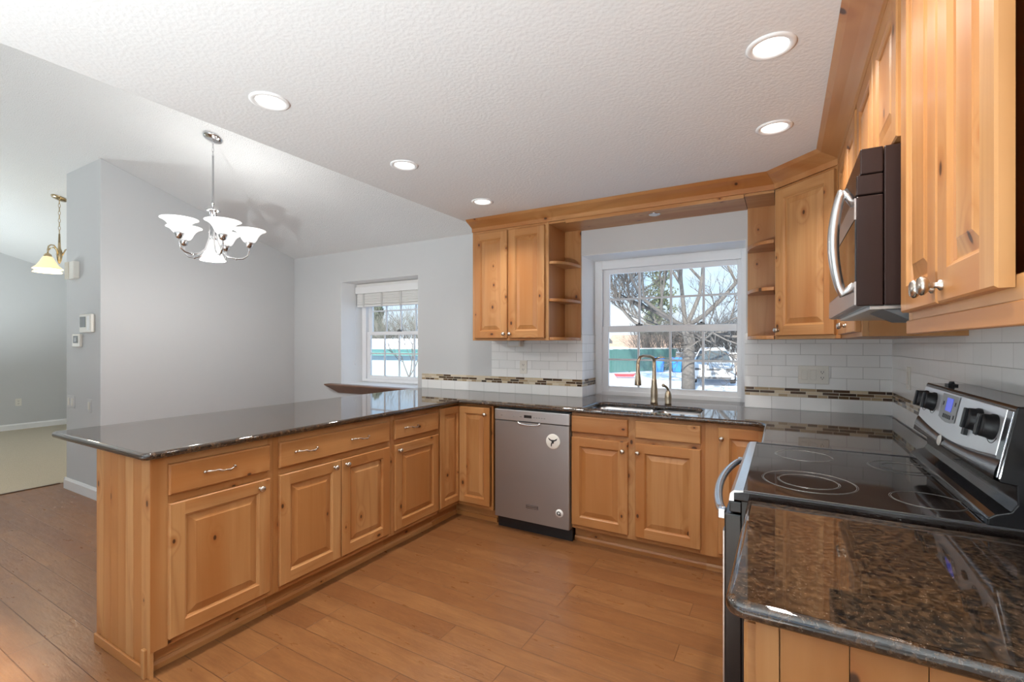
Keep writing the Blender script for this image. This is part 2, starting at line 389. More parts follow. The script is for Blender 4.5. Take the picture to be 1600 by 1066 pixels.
def arc(cx, cy, r, a0, a1, n):
    return [(cx+r*math.cos(math.radians(a0+(a1-a0)*i/n)), cy+r*math.sin(math.radians(a0+(a1-a0)*i/n))) for i in range(n+1)]

# ------------------------------------------------------------------ the room
YW = 3.572; XR = 0.572; ZC = 2.36; XL = -5.06; XF = -10.4; YB = -3.2; XE = -2.29
def vz(y): return ZC + 0.312*(YW - y) if y > 0.186 else ZC + 0.312*(y - YB)
b = MB(); b.box(-6.03, XR+0.1, -0.6, YW+0.4, -0.05, 0.0); struct(b.build('floor', FLOOR))
b = MB(); b.box(-6.03, XR+0.1, YB, -0.6, -0.05, 0.004); struct(b.build('floor_bounce', plain('pale_bounce_floor', (0.70, 0.70, 0.69), 0.4, noise=0.05, nscale=3)))  # unseen pale floor added to bounce neutral light up to the ceiling
b = MB(); b.box(XF-0.1, -6.03, YB, YW+0.4, -0.05, 0.004); struct(b.build('floor_carpet', CARPET))
b = MB()
b.box(-6.045, -6.02, YB, 1.75, 0.0, 0.007); struct(b.build('trim_1', plain('dark_threshold', (0.10, 0.06, 0.035), 0.4)))
# window wall (0.36 m thick) with two openings
W1 = (-1.408, -0.218, 0.876, 2.055); W2 = (-4.244, -3.133, 0.895, 2.03); YO = 3.93
b = MB()
for x0, x1, z0, z1 in ((XF-0.1, W2[0], 0, ZC), (W2[1], W1[0], 0, ZC), (W1[1], XR+0.12, 0, ZC), (W2[0], W2[1], 0, W2[2]), (W2[0], W2[1], W2[3], ZC), (W1[0], W1[1], 0, W1[2]), (W1[0], W1[1], W1[3], ZC)):
    b.box(x0, x1, YW, YO, z0, z1)
wall_back = struct(b.build('wall_back', PAINT))
b = MB()       # painted reveals of both openings
t = 0.003
for x0, x1, z0, z1 in (W1, W2):
    b.box(x0, x0+t, YW+0.001, YO, z0, z1); b.box(x1-t, x1, YW+0.001, YO, z0, z1); b.box(x0, x1, YW+0.001, YO, z1-t, z1)
b.box(W2[0], W2[1], YW, YO, W2[2]-0.01, W2[2]+0.008)
b.build('window_reveal', WHITEP, wall_back)
b = MB(); b.box(XR, XR+0.12, YB, YW, 0, ZC); wall_right = struct(b.build('wall_right', PAINT))
b = MB()       # stub wall dividing dining area and living room, top follows the vault
y0 = 1.73
vs = [(-5.8, y0, 0), (XL, y0, 0), (XL, YW, 0), (-5.8, YW, 0), (-5.8, y0, vz(y0)), (XL, y0, vz(y0)), (XL, YW, vz(YW)), (-5.8, YW, vz(YW))]
b.add(vs, [(0, 3, 2, 1), (4, 5, 6, 7), (0, 1, 5, 4), (1, 2, 6, 5), (2, 3, 7, 6), (3, 0, 4, 7)]); wall_left = struct(b.build('wall_left', PAINT, bevel=0.004))
b = MB(); poly = [(YB-0.1, 0), (YW+0.3, 0), (YW+0.3, ZC), (YW, ZC), (0.186, vz(0.186)), (YB, ZC), (YB-0.1, ZC)]
b.prism(poly, 'x', XF-0.1, XF); struct(b.build('wall_far', PAINT))
# wall behind the camera, with a patio door and a window opening added for daylight
b = MB(); OP = [(-3.55, -2.2, 0.03, 2.05), (-1.3, 0.1, 0.95, 2.05)]
xs = XF-0.1
for x0, x1, z0, z1 in OP:
    b.box(xs, x0, YB-0.1, YB, 0, ZC); b.box(x0, x1, YB-0.1, YB, 0, z0); b.box(x0, x1, YB-0.1, YB, z1, ZC); xs = x1
b.box(xs, XR+0.12, YB-0.1, YB, 0, ZC); struct(b.build('wall_front', PAINT))
b = MB(); b.box(XE, XR+0.12, YB, YW, ZC, ZC+0.05); struct(b.build('ceiling', CEIL))
b = MB(); rg_ = vz(0.186)
poly = [(YW+0.4, vz(YW)-0.1248), (YW, ZC), (0.186, rg_), (YB, ZC), (YB-0.5, ZC-0.15), (YB-0.5, ZC+0.05), (0.186, rg_+0.2), (YW+0.4, ZC+0.1)]
b.prism(poly, 'x', XF-0.1, XR+0.12); struct(b.build('ceiling_vault', VAULT))
b = MB(); poly = [(YB, ZC+0.02), (YW, ZC+0.02), (0.186, rg_)]
b.prism(poly, 'x', XE+0.001, XE+0.08); struct(b.build('wall_soffit', CEIL))
b = MB(); b.prism([(0, 0), (0.016, 0), (0.016, 0.075), (0.008, 0.095), (0, 0.095)], 'y', YB, YW); struct(b.build('baseboard_far', WHITEP, loc=(XF, 0, 0)))
b = MB()
pf = [(0, 0), (-0.016, 0), (-0.016, 0.08), (-0.007, 0.10), (0, 0.10)]
b.prism([(y0+p, z) for p, z in pf], 'x', -5.816, XL+0.016)
b.prism([(XL-p, z) for p, z in pf], 'y', y0-0.0155, YW)
b.prism([(-5.8+p, z) for p, z in pf], 'y', y0-0.0155, YW)
struct(b.build('baseboard_left', WHITEP))
# tile backsplash, in bands, on the window wall and the right wall
def band(name, parts, mat, parent):
    q = MB()
    for x in parts: q.box(*x)
    return q.build(name, mat, parent)
T = 0.008
for (x0, x1) in ((-3.076, W1[0]), (W1[1], XR)):
    pass
bs = band('backsplash', [(-2.264, W1[0]+0.001, YW-T, YW, 1.055, 1.40), (W1[1]-0.001, XR, YW-T, YW, 1.055, 1.42)], TILE_U, wall_back)
band('lower_tile_row', [(-3.076, W1[0]+0.001, YW-T, YW, 0.914, 0.998), (W1[1]-0.001, XR, YW-T, YW, 0.914, 0.998)], TILE_L, bs)
band('mosaic_band', [(-3.076, W1[0]+0.001, YW-T, YW, 0.998, 1.055), (W1[1]-0.001, XR, YW-T, YW, 0.998, 1.055)], MOS_X, bs)
bs = band('backsplash', [(W1[0], W1[0]+T, YW-T, 3.87, 1.055, 1.42), (W1[1]-T, W1[1], YW-T, 3.87, 1.055, 1.42)], TILE_UR, wall_back)
band('lower_tile_row', [(W1[0], W1[0]+T, YW-T, 3.87, 0.914, 0.998), (W1[1]-T, W1[1], YW-T, 3.87, 0.914, 0.998)], TILE_LR, bs)
band('mosaic_band', [(W1[0], W1[0]+T, YW-T, 3.87, 0.998, 1.055), (W1[1]-T, W1[1], YW-T, 3.87, 0.998, 1.055)], MOS_Y, bs)
bs = band('backsplash', [(XR-T, XR, 0.7, YW-T, 1.055, 1.45)], TILE_UR, wall_right)
band('lower_tile_row', [(XR-T, XR, 0.7, YW-T, 0.914, 0.998)], TILE_LR, bs)
band('mosaic_band', [(XR-T, XR, 0.7, YW-T, 0.998, 1.055)], MOS_Y, bs)

# ------------------------------------------------------------------ windows
def window(name, x0, x1, z0, z1, gx0, gx1, up, low, bars, ub, lb, latches):
    r = sroot(name); yf = 3.87
    def ring(q, ax0, ax1, az0, az1, bx0, bx1, bz0, bz1, ya, yb):
        q.box(ax0, bx0, ya, yb, az0, az1); q.box(bx1, ax1, ya, yb, az0, az1); q.box(bx0, bx1, ya, yb, az0, bz0); q.box(bx0, bx1, ya, yb, bz1, az1)
    q = MB(); ring(q, x0, x1, z0, z1, gx0-0.055, gx1+0.033, low[0]-0.045, up[1]+0.04, yf, yf+0.06)
    ring(q, x0+0.02, x1-0.012, z0+0.012, z1-0.012, gx0-0.05, gx1+0.03, low[0]-0.04, up[1]+0.036, yf-0.014, yf+0.001)
    q.build('window_frame', VINYL, r, bevel=0.003)
    zm0, zm1 = low[1], up[0]
    q = MB(); ring(q, gx0-0.055, gx1+0.033, zm0+0.006, up[1]+0.04, gx0, gx1, up[0], up[1], yf+0.035, yf+0.062); us = q.build('upper_sash', VINYL, r, bevel=0.003)
    q = MB(); ring(q, gx0-0.055, gx1+0.033, low[0]-0.045, zm1-0.004, gx0, gx1, low[0], low[1], yf+0.006, yf+0.034); ls = q.build('lower_sash', VINYL, r, bevel=0.003)
    for sh, (za, zb), zz, yy in ((us, up, ub, yf+0.048), (ls, low, lb, yf+0.02)):
        q = MB(); q.box(gx0, gx1, yy-0.002, yy+0.002, za, zb); q.build('glass', GLASS, sh)
        q = MB()
        for x in bars: q.box(x-0.009, x+0.009, yy-0.006, yy+0.006, za, zb)
        for z in zz: q.box(gx0, gx1, yy-0.0055, yy+0.0055, z-0.008, z+0.008)
        q.build('grille', plain('grille_bar', (0.68, 0.69, 0.71), 0.4), sh)
    for x in latches:
        q = MB(); q.box(x-0.028, x+0.028, yf+0.012, yf+0.03, zm1-0.004, zm1+0.010); q.lathe([(0.008, 0), (0.008, 0.012)], (x, yf+0.02, zm1+0.008), 10, cap=True)
        q.build('sash_latch', DKGREY, ls)
    return r
w1 = window('window_1', W1[0]+0.001, W1[1]-0.001, 0.878, 2.054, -1.287, -0.298, (1.497, 1.94), (0.986, 1.442), (-1.034, -0.781, -0.535), (1.722,), (1.212,), (-1.03, -0.55))
q = MB(); q.box(W1[0]+0.012, W1[0]+0.03, 3.855, 3.87, 1.46, 1.86); q.build('side_track', VINYL, w1)
w2 = window('window_2', W2[0]+0.001, W2[1]-0.001, 0.904, 2.029, -4.115, -3.245, (1.485, 1.92), (0.985, 1.445), (-3.90, -3.68, -3.462), (1.72,), (1.235,), (-3.68,))
# dining window stool: projecting timber sill with a splayed underside
q = MB()
q.loft([[(-4.40, YW, 0.903), (-4.40, 3.47, 0.903), (-3.00, 3.47, 0.903), (-3.00, YW, 0.903)],
        [(-4.40, YW, 0.891), (-4.40, 3.47, 0.891), (-3.00, 3.47, 0.891), (-3.00, YW, 0.891)],
        [(-4.27, YW, 0.805), (-4.27, 3.555, 0.805), (-3.11, 3.555, 0.805), (-3.11, YW, 0.805)]])
q.build('window_sill', plain('dark_brown_wood', (0.20, 0.105, 0.066), 0.35, noise=0.25, nscale=12), w2)  # sill has its own darker brown than the other timber
# raised slatted blind in the dining window
bl = thing('window_blind', 'white raised slatted blind gathered at the top of the dining window', 'blind', (-3.69, 3.80, 1.762))
q = MB(); q.box(-0.535, 0.535, -0.03, 0.03, 0.203, 0.260); q.build('headrail', BLINDM, bl, bevel=0.004)
q = MB(); q.box(-0.54, 0.54, -0.042, -0.034, 0.150, 0.225); q.build('valance', WHITEP, bl, bevel=0.003)
q = MB()
for k in range(11): q.box(-0.525, 0.525, -0.027+0.002*(k % 2), 0.027, 0.03+k*0.0148, 0.0440+k*0.0148-0.0016)
q.build('slat_stack', BLINDM, bl, kind='stuff')
q = MB(); q.box(-0.525, 0.525, -0.027, 0.027, 0.0, 0.026); q.build('bottom_rail', BLINDM, bl, bevel=0.005)
for x in (-0.42, -0.14, 0.14, 0.42):
    q = MB(); q.box(x-0.012, x+0.012, -0.031, -0.028, 0.0, 0.200); q.build('ladder_tape', plain('blind_tape', (0.55, 0.54, 0.53), 0.8), bl)
q = MB(); q.tube([(-0.535, -0.04, 0.14), (-0.537, -0.042, -0.3), (-0.537, -0.04, -0.62)], 0.0022, 6); q.lathe([(0.001, 0.0), (0.007, 0.004), (0.009, 0.03), (0.002, 0.04)], (-0.537, -0.04, -0.66), 10, cap=True)
q.build('pull_cord', WHITEP, bl)

# ------------------------------------------------------------------ joinery helpers (local frame: x width, -y front, z up)
TH = 0.02
def knob(parent, x, y, z, mat=NICKEL, s=1.0, axis='y'):
    q = MB()
    pr = [(0.0085, 0.0), (0.0085, -0.003), (0.0045, -0.006), (0.004, -0.014), (0.010, -0.017), (0.0145, -0.021), (0.015, -0.025), (0.012, -0.029), (0.0001, -0.031)]
    q.lathe([(r*s, h*s) for r, h in pr], (x, y, z), 16, 'y', cap=False)
    return q.build('knob', mat, parent)
def pull(parent, x, y, z, w=0.128):
    q = MB(); pts = []; rs = []
    for i in range(13):
        t_ = i/12; xx = x + (t_-0.5)*w
        yy = y - 0.024*math.sin(PI*min(1, max(0, t_)))**0.35 - 0.002
        pts.append((xx, yy, z + 0.005*math.sin(t_*2*PI*1.0+0.4) + 0.002*math.sin(t_*23))); rs.append(0.0042 + 0.0013*math.sin(t_*19))
    q.tube(pts, rs, 8)
    for sx in (-1, 1): q.lathe([(0.007, 0.0), (0.0065, -0.004), (0.0045, -0.008)], (x+sx*w/2, y, pts[0 if sx < 0 else -1][2]), 10, 'y', cap=True)
    return q.build('pull_handle', NICKEL, parent)
def door(parent, x0, x1, z0, z1, kn=None, fw=0.057, name='door', ks=1.0, y=0.0):
    """Raised-panel door with stiles, rails and a fielded panel; front at y-TH."""
    q = MB(); yf = y-TH; yb = y-0.0005
    e = 0.0035
    def rect(d, yy): return [(x0+d, yy, z0+d), (x1-d, yy, z0+d), (x1-d, yy, z1-d), (x0+d, yy, z1-d)]
    fx0, fx1, fz0, fz1 = x0+fw, x1-fw, z0+fw, z1-fw
    b1, b2, b3, b4 = q.board(), q.board(), q.board(), q.board()
    # edges and back
    o0, o1, o2 = rect(0, yb), rect(0, yf+e), rect(e, yf)
    q.add(o0, [(3, 2, 1, 0)], 0, b1)
    for i in range(4):
        j = (i+1) % 4; mi = 1 if i in (0, 2) else 0; bb = (b3, b2, b4, b1)[i]
        q.add([o0[i], o0[j], o1[j], o1[i]], [(0, 1, 2, 3)], mi, bb); q.add([o1[i], o1[j], o2[j], o2[i]], [(0, 1, 2, 3)], mi, bb)
    # stiles and rails
    X0, X1, Z0, Z1 = x0+e, x1-e, z0+e, z1-e
    def quad(a, c, zz0, zz1, mi, bb): q.add([(a, yf, zz0), (c, yf, zz0), (c, yf, zz1), (a, yf, zz1)], [(0, 1, 2, 3)], mi, bb)
    quad(X0, fx0, Z0, Z1, 0, b1); quad(fx1, X1, Z0, Z1, 0, b2); quad(fx0, fx1, Z0, fz0, 1, b3); quad(fx0, fx1, fz1, Z1, 1, b4)
    def ir(d, yy): return [(fx0+d, yy, fz0+d), (fx1-d, yy, fz0+d), (fx1-d, yy, fz1-d), (fx0+d, yy, fz1-d)]
    mw = min(1.0, (fx1-fx0)/0.16)
    prof = [(0, yf), (0.004, yf+0.004), (0.009, yf+0.007), (0.0105, yf+0.0115), (0.0135, yf+0.0115), (0.040*mw, yf+0.004), (0.043*mw, yf+0.0025)]
    rings = [ir(*p_) for p_ in prof]
    b5 = q.board()
    for k in range(len(rings)-1):
        for i in range(4):
            j = (i+1) % 4
            frame = k < 3
            q.add([rings[k][i], rings[k][j], rings[k+1][j], rings[k+1][i]], [(0, 1, 2, 3)], (1 if i in (0, 2) else 0) if frame else 0, (b3, b2, b4, b1)[i] if frame else b5)
    q.add(rings[-1], [(0, 1, 2, 3)], 0, b5)
    o = q.build(name, [WV, WH], parent)
    if kn: knob(o, kn[0], yf, kn[1], s=ks)
    return o
def drawer(parent, x0, x1, z0, z1, pulls=(), name='drawer', y=0.0):
    q = MB(); q.board(); yf = y-TH
    def rect(d, yy): return [(x0+d, yy, z0+d), (x1-d, yy, z0+d), (x1-d, yy, z1-d), (x0+d, yy, z1-d)]
    q.loft([rect(0, y-0.0005), rect(0, yf+0.006), rect(0.002, yf+0.002), rect(0.006, yf)])
    o = q.build(name, WH, parent)
    for p_ in pulls: pull(o, p_, yf, (z0+z1)/2)
    return o
def frame(parent, w, z0, z1, stiles, rails, d=0.019):
    """stiles: [(x0, x1)], rails: [(x0, x1, z0, z1)]"""
    q = MB()
    for a, c in stiles: q.box(a, c, 0, d, z0, z1, 0, q.board())
    for a, c, e0, e1 in rails: q.box(a, c, 0.0004, d, e0, e1, 1, q.board())
    return q.build('face_frame', [WV, WH], parent, bevel=0.001)
def carcass(parent, w, depth, z0, z1, x0=0.0, mat=None):
    q = MB(); q.board(); q.box(x0, w, 0.0195, depth, z0, z1)
    return q.build('carcass', mat or SV, parent)
def toekick(parent, x0, x1, depth=0.06, mold=True):
    q = MB(); q.board(); q.box(x0, x1, depth, depth+0.012, 0.0, 0.105); o = q.build('toe_kick', WH, parent)
    if mold:
        q = MB(); q.board(); q.prism([(depth-0.0005, 0), (depth-0.011, 0), (depth-0.011, 0.022), (depth-0.004, 0.034), (depth-0.0005, 0.034)], 'x', x0, x1); q.build('toe_molding', WH, o)
    return o
ZB, ZT = 0.105, 0.8838
GB = 'knotty base cabinets'
# ---- peninsula cabinets: front faces +x
XP = -2.187; DP = 0.50
c = thing('base_cabinet', 'knotty pine base cabinet at the free end of the peninsula, dark knot in its drawer', 'cabinet', (XP, 0.906, 0), PI/2, GB)
carcass(c, 0.519, DP, ZB, ZT, 0.012)
frame(c, 0.519, ZB, ZT, [(0, 0.062), (0.492, 0.519)], [(0.062, 0.492, 0.842, ZT), (0.062, 0.492, 0.684, 0.726), (0.062, 0.492, ZB, 0.142)])
drawer(c, 0.060, 0.496, 0.724, 0.850, [0.258])
door(c, 0.060, 0.496, 0.134, 0.688, (0.442, 0.652))
q = MB()
for k in range(7): q.box(-0.001, 0.0115, 0.002+k*0.0713, 0.002+(k+1)*0.0713-0.0012, 0.0, ZT, 0, q.board())
ep = q.build('end_panel', SV, c)
q = MB(); q.board(); q.box(-0.012, -0.0012, 0.05, DP, 0, 0.042); q.build('base_molding', SY, ep, bevel=0.003)
q = MB(); q.board(); q.box(-0.014, 0.012, 0.024, 0.050, 0, 0.115); q.build('corner_block', WV, ep, bevel=0.003)
toekick(c, 0.012, 0.519)
c = thing('base_cabinet', 'wide double-door base cabinet in the middle of the peninsula under one two-handled drawer', 'cabinet', (XP, 1.426, 0), PI/2, GB)
carcass(c, 0.803, DP, ZB, ZT)
frame(c, 0.803, ZB, ZT, [(0, 0.03), (0.775, 0.803)], [(0.03, 0.775, 0.842, ZT), (0.03, 0.775, 0.684, 0.726), (0.03, 0.775, ZB, 0.142)])
drawer(c, 0.026, 0.779, 0.724, 0.850, [0.176, 0.538])
door(c, 0.026, 0.3995, 0.134, 0.688, (0.353, 0.655)); door(c, 0.4045, 0.779, 0.134, 0.688, (0.405+0.030, 0.655))
toekick(c, 0, 0.803)
c = thing('base_cabinet', 'single-door peninsula base cabinet with one drawer, beside the inner corner', 'cabinet', (XP, 2.230, 0), PI/2, GB)
carcass(c, 0.476, DP, ZB, ZT)
frame(c, 0.476, ZB, ZT, [(0, 0.03), (0.462, 0.476)], [(0.03, 0.462, 0.842, ZT), (0.03, 0.462, 0.684, 0.726), (0.03, 0.462, ZB, 0.142)])
drawer(c, 0.026, 0.466, 0.724, 0.850, [0.176])
door(c, 0.026, 0.466, 0.134, 0.688, (0.057, 0.652))
toekick(c, 0, 0.476)
# ---- corner cabinet with two doors meeting at the inside corner
YF = 2.957
c = thing('corner_cabinet', 'L-shaped inner corner base cabinet with two narrow tall doors meeting at a right angle', 'cabinet', (XP, YF, 0), 0.0, GB)
q = MB(); q.board(); q.box(-DP, -0.0195, -0.25, 0.60, ZB, ZT); q.box(-0.0195, 0.312, 0.0195, 0.60, ZB, ZT); q.build('carcass', SV, c)
q = MB(); q.box(0.309, 0.325, 0, 0.6, ZB, ZT, 0, q.board()); q.box(-0.0195, 0.0, -0.25, 0.0, 0.872, ZT, 0, q.board()); q.box(0, 0.309, 0, 0.0195, 0.872, ZT, 0, q.board())
q.box(-0.0195, 0.0, -0.25, 0.0, ZB, 0.128, 0, q.board()); q.box(-0.0195, 0.309, 0, 0.0195, ZB, 0.128, 0, q.board()); q.box(-0.019, 0.0, -0.25, -0.237, ZB, ZT, 0, q.board())
q.build('face_frame', WV, c)
d1 = door(c, 0.024, 0.300, 0.132, 0.868, (0.268, 0.818), fw=0.05)
hx = bpy.data.objects.new('hinge_axis', None); 
# second leaf of the pair: built facing +x
dd = MB()
bpy.data.objects.remove(hx)
d2 = door(c, 0.0, 0.262, 0.132, 0.868, None, fw=0.05); d2.rotation_euler = (0, 0, PI/2); d2.location = (0.0, -0.240, 0)
q = MB(); q.board(); q.box(-0.072, -0.06, -0.25, 0.06, 0, ZB); q.box(-0.06, 0.325, 0.06, 0.072, 0, ZB); tk = q.build('toe_kick', WH, c)
q = MB(); q.board(); q.box(-0.0605, -0.050, -0.25, 0.05, 0, 0.034); q.box(-0.0605, 0.325, 0.05, 0.0605, 0, 0.034); q.build('toe_molding', WH, tk)
# ---- sink base
XS = -1.236
c = thing('sink_cabinet', 'double-door base cabinet below the sink with two false drawer fronts', 'cabinet', (XS, YF, 0), 0.0, GB)
q = MB(); q.board(); q.box(0, 0.84, 0.0195, 0.60, ZB, 0.60); q.box(0, 0.02, 0.0195, 0.60, 0.6, ZT); q.box(0.82, 0.84, 0.0195, 0.6, 0.6, ZT); q.build('carcass', SV, c)
frame(c, 0.84, ZB, ZT, [(0, 0.014), (0.378, 0.436), (0.812, 0.84)], [(0.014, 0.812, 0.858, ZT), (0.014, 0.812, 0.716, 0.758), (0.014, 0.812, ZB, 0.140)])
drawer(c, 0.003, 0.385, 0.754, 0.862, (), 'false_drawer'); drawer(c, 0.433, 0.817, 0.754, 0.862, (), 'false_drawer')
door(c, 0.003, 0.385, 0.133, 0.721, (0.357, 0.663)); door(c, 0.433, 0.817, 0.133, 0.721, (0.453, 0.663))
toekick(c, 0, 0.84)
# ---- blind corner beside the cooker
XC = -0.396
c = thing('corner_cabinet', 'base cabinet at the corner by the range, with one narrow door beside the range handle', 'cabinet', (XC, YF, 0), 0.0, GB)
q = MB(); q.board(); q.box(0, 0.955, 0.0195, 0.60, ZB, ZT); q.box(0.40, 0.955, -0.73, 0.0195, ZB, ZT); q.build('carcass', SV, c)
q = MB(); q.box(0, 0.078, 0, 0.019, ZB, ZT, 0, q.board()); q.box(0.32, 0.40, 0, 0.019, ZB, ZT, 0, q.board()); q.box(0.078, 0.32, 0.0004, 0.019, 0.862, ZT, 1, q.board()); q.box(0.078, 0.32, 0.0004, 0.019, ZB, 0.14, 1, q.board())
q.box(0.381, 0.40, -0.73, 0, ZB, ZT, 0, q.board()); q.build('face_frame', [WV, WH], c)
door(c, 0.072, 0.335, 0.133, 0.862, (0.092, 0.800))
toekick(c, 0, 0.40)
# ---- base cabinet in front of the cooker (camera side); front faces -x
c = thing('base_cabinet', 'base cabinet with a boarded end panel below the short counter beside the range', 'cabinet', (-0.040, 1.452, 0), -PI/2, GB)
carcass(c, 0.548, 0.60, ZB, ZT)
frame(c, 0.56, ZB, ZT, [(0, 0.03), (0.53, 0.56)], [(0.03, 0.53, 0.842, ZT), (0.03, 0.53, 0.70, 0.735), (0.03, 0.53, ZB, 0.142)])
drawer(c, 0.026, 0.534, 0.732, 0.856, [0.28]); door(c, 0.026, 0.534, 0.134, 0.703, (0.07, 0.66))
q = MB()
q.box(0.548, 0.562, 0.0, 0.034, 0.0, ZT, 0, q.board())
for k in range(6): q.box(0.5485, 0.560, 0.036+k*0.094, 0.036+(k+1)*0.094-0.0014, 0, ZT, 0, q.board())
q.build('end_panel', SV, c)
toekick(c, 0, 0.548)

# ------------------------------------------------------------------ countertops
def rounded(pts):
    out = []
    n = len(pts)
    for i, (x, y, r) in enumerate(pts):
        if r <= 0: out.append((x, y)); continue
        p = Vector((x, y)); a = (Vector(pts[i-1][:2])-p).normalized(); b_ = (Vector(pts[(i+1) % n][:2])-p).normalized()
        ang = a.angle(b_); dd_ = r/math.tan(ang/2); p0, p1 = p+a*dd_, p+b_*dd_; cc = p+(a+b_).normalized()*(r/math.sin(ang/2))
        a0 = math.atan2(p0.y-cc.y, p0.x-cc.x); a1 = math.atan2(p1.y-cc.y, p1.x-cc.x); da = (a1-a0+PI) % (2*PI)-PI
        for k in range(9): out.append((cc.x+r*math.cos(a0+da*k/8), cc.y+r*math.sin(a0+da*k/8)))
    return out
def offset(pts, d):
    n = len(pts); out = []
    for i in range(n):
        p = Vector(pts[i]); a = (p-Vector(pts[i-1])).normalized(); b_ = (Vector(pts[(i+1) % n])-p).normalized()
        na, nb = Vector((-a.y, a.x)), Vector((-b_.y, b_.x)); k = na+nb
        out.append(tuple(p + k*(d*2/max(0.4, k.length_squared))))
    return out
def slab(name, outer, holes, z0, z1, r, mat):
    """Polished slab with bullnosed edges; outer CCW, holes CW."""
    bm = bmesh.new()
    prof = [(r*(1-math.cos(a)), r*(1-math.sin(a))) for a in [PI/2*(1-k/4) for k in range(5)]]   # (outset 0..r, drop)
    prof = [(r-r*math.cos(PI/2*k/4), r-r*math.sin(PI/2*k/4)) for k in range(4, -1, -1)]          # from top-inner to side
    rows = [(i_, z1-d) for i_, d in prof] + [(i_, z0+d) for i_, d in reversed(prof)]
    tops, bots = [], []
    for loop in [outer]+holes:
        prev = None
        for k, (ins, z) in enumerate(rows):
            ring = [bm.verts.new((x, y, z)) for x, y in offset(loop, ins)]
            if prev:
                for i in range(len(ring)):
                    j = (i+1) % len(ring); f = bm.faces.new((prev[i], prev[j], ring[j], ring[i])); f.smooth = True
            if k == 0: tops.append(ring)
            prev = ring
        bots.append(prev)
    for group in (tops, bots):
        ed = []
        for ring in group:
            for i in range(len(ring)):
                e = bm.edges.get((ring[i], ring[(i+1) % len(ring)])) or bm.edges.new((ring[i], ring[(i+1) % len(ring)])); ed.append(e)
        bmesh.ops.triangle_fill(bm, use_beauty=True, edges=ed)
    bmesh.ops.recalc_face_normals(bm, faces=bm.faces)
    me = bpy.data.meshes.new(name); bm.to_mesh(me); bm.free(); me.materials.append(mat)
    o = bpy.data.objects.new(name, me); COL.objects.link(o); return o
CX, CY, CR = -2.149, 2.922, -0.086
g = 0.004
outer = rounded([(-3.11, 0.866, 0.03), (CX, 0.866, 0.03), (CX, CY, 0.012), (CR, CY, 0.085), (CR, 2.224, 0.008), (XR-T-g, 2.224, 0.004), (XR-T-g, YW-T-g, 0), (W1[1]-T-g, YW-T-g, 0),
                 (W1[1]-T-g, 3.866, 0), (W1[0]+T+g, 3.866, 0), (W1[0]+T+g, YW-T-g, 0), (-3.11, YW-T-g, 0)])
SK = (-1.185, -0.452, 3.01, 3.365)
hole = list(reversed(rounded([(SK[0], SK[2], 0.05), (SK[1], SK[2], 0.05), (SK[1], SK[3], 0.07), (SK[0], SK[3], 0.07)])))
o = slab('countertop', outer, [hole], 0.884, 0.914, 0.013, GRANITE); tag(o, 'polished dark brown granite worktop running from the peninsula past the sink to the range', 'countertop', 'granite worktops')
outer = rounded([(CR, 0.862, 0.03), (XR-T-g, 0.862, 0.01), (XR-T-g, 1.4545, 0.004), (CR, 1.4545, 0.012)])
o = slab('countertop', outer, [], 0.884, 0.914, 0.013, GRANITE); tag(o, 'short piece of dark granite worktop on the camera side of the range, one rounded corner', 'countertop', 'granite worktops')
# sink: two undermounted steel bowls
c = thing('sink', 'undermounted double-bowl stainless steel sink below the big window', 'sink', ((SK[0]+SK[1])/2, (SK[2]+SK[3])/2, 0.884))
def bowl(x0, x1):
    q = MB(); y0_, y1_ = SK[2]-0.005-c.location.y, SK[3]+0.005-c.location.y
    def rr(d, z, r): return [(x, y, z) for x, y in rounded([(x0+d, y0_+d, r), (x1-d, y0_+d, r), (x1-d, y1_-d, r), (x0+d, y1_-d, r)])]
    q.loft([rr(-0.010, -0.001, 0.06), rr(0, -0.001, 0.05), rr(0.004, -0.03, 0.05), rr(0.012, -0.165, 0.05), rr(0.04, -0.185, 0.04)], cap=False, smooth=True)
    last = rr(0.04, -0.185, 0.04); q.add(last, [tuple(range(len(last)))])
    bo = q.build('bowl', STEEL, c)
    q = MB(); q.lathe([(0.042, 0.0), (0.040, 0.003), (0.02, 0.001), (0.0005, 0.0)], ((x0+x1)/2, (y0_+y1_)/2, -0.1848), 20); q.build('drain', CHROME, bo)
hw = (SK[1]-SK[0])/2+0.005
bowl(-hw, 0.055); bowl(0.075, hw)
# tap: bottle-shaped column, short crook and hanging spray head
c = thing('faucet', 'bronze kitchen tap with a tall tapered column and a hanging spray head, behind the sink', 'faucet', (-0.806, 3.455, 0.914))
q = MB(); q.lathe([(0.027, 0), (0.027, 0.012), (0.024, 0.02), (0.0255, 0.05), (0.0245, 0.10), (0.0185, 0.16), (0.0195, 0.168), (0.0155, 0.175), (0.0135, 0.25), (0.0125, 0.315)], (0, 0, 0), 20, cap=True); q.build('column', BRONZE, c)
q = MB(); pts = [(0, 0, 0.31), (-0.004, -0.012, 0.33), (-0.02, -0.05, 0.342), (-0.045, -0.11, 0.345), (-0.062, -0.155, 0.335), (-0.068, -0.172, 0.31), (-0.070, -0.176, 0.29)]
q.tube(pts, 0.0115, 12); q.build('spout', BRONZE, c)
q = MB(); q.lathe([(0.012, 0.30), (0.0135, 0.25), (0.0125, 0.245), (0.016, 0.22), (0.023, 0.17), (0.024, 0.145), (0.022, 0.14)], (-0.070, -0.176, 0), 18, cap=True); q.build('spray_head', BRONZE, c)
q = MB(); q.tube([(0.01, 0, 0.323), (0.04, -0.005, 0.331), (0.075, -0.01, 0.333)], [0.008, 0.0075, 0.006], 10); q.build('lever', BRONZE, c)
c = thing('soap_dispenser', 'small bronze soap pump standing beside the kitchen tap', 'soap dispenser', (-0.705, 3.44, 0.914))
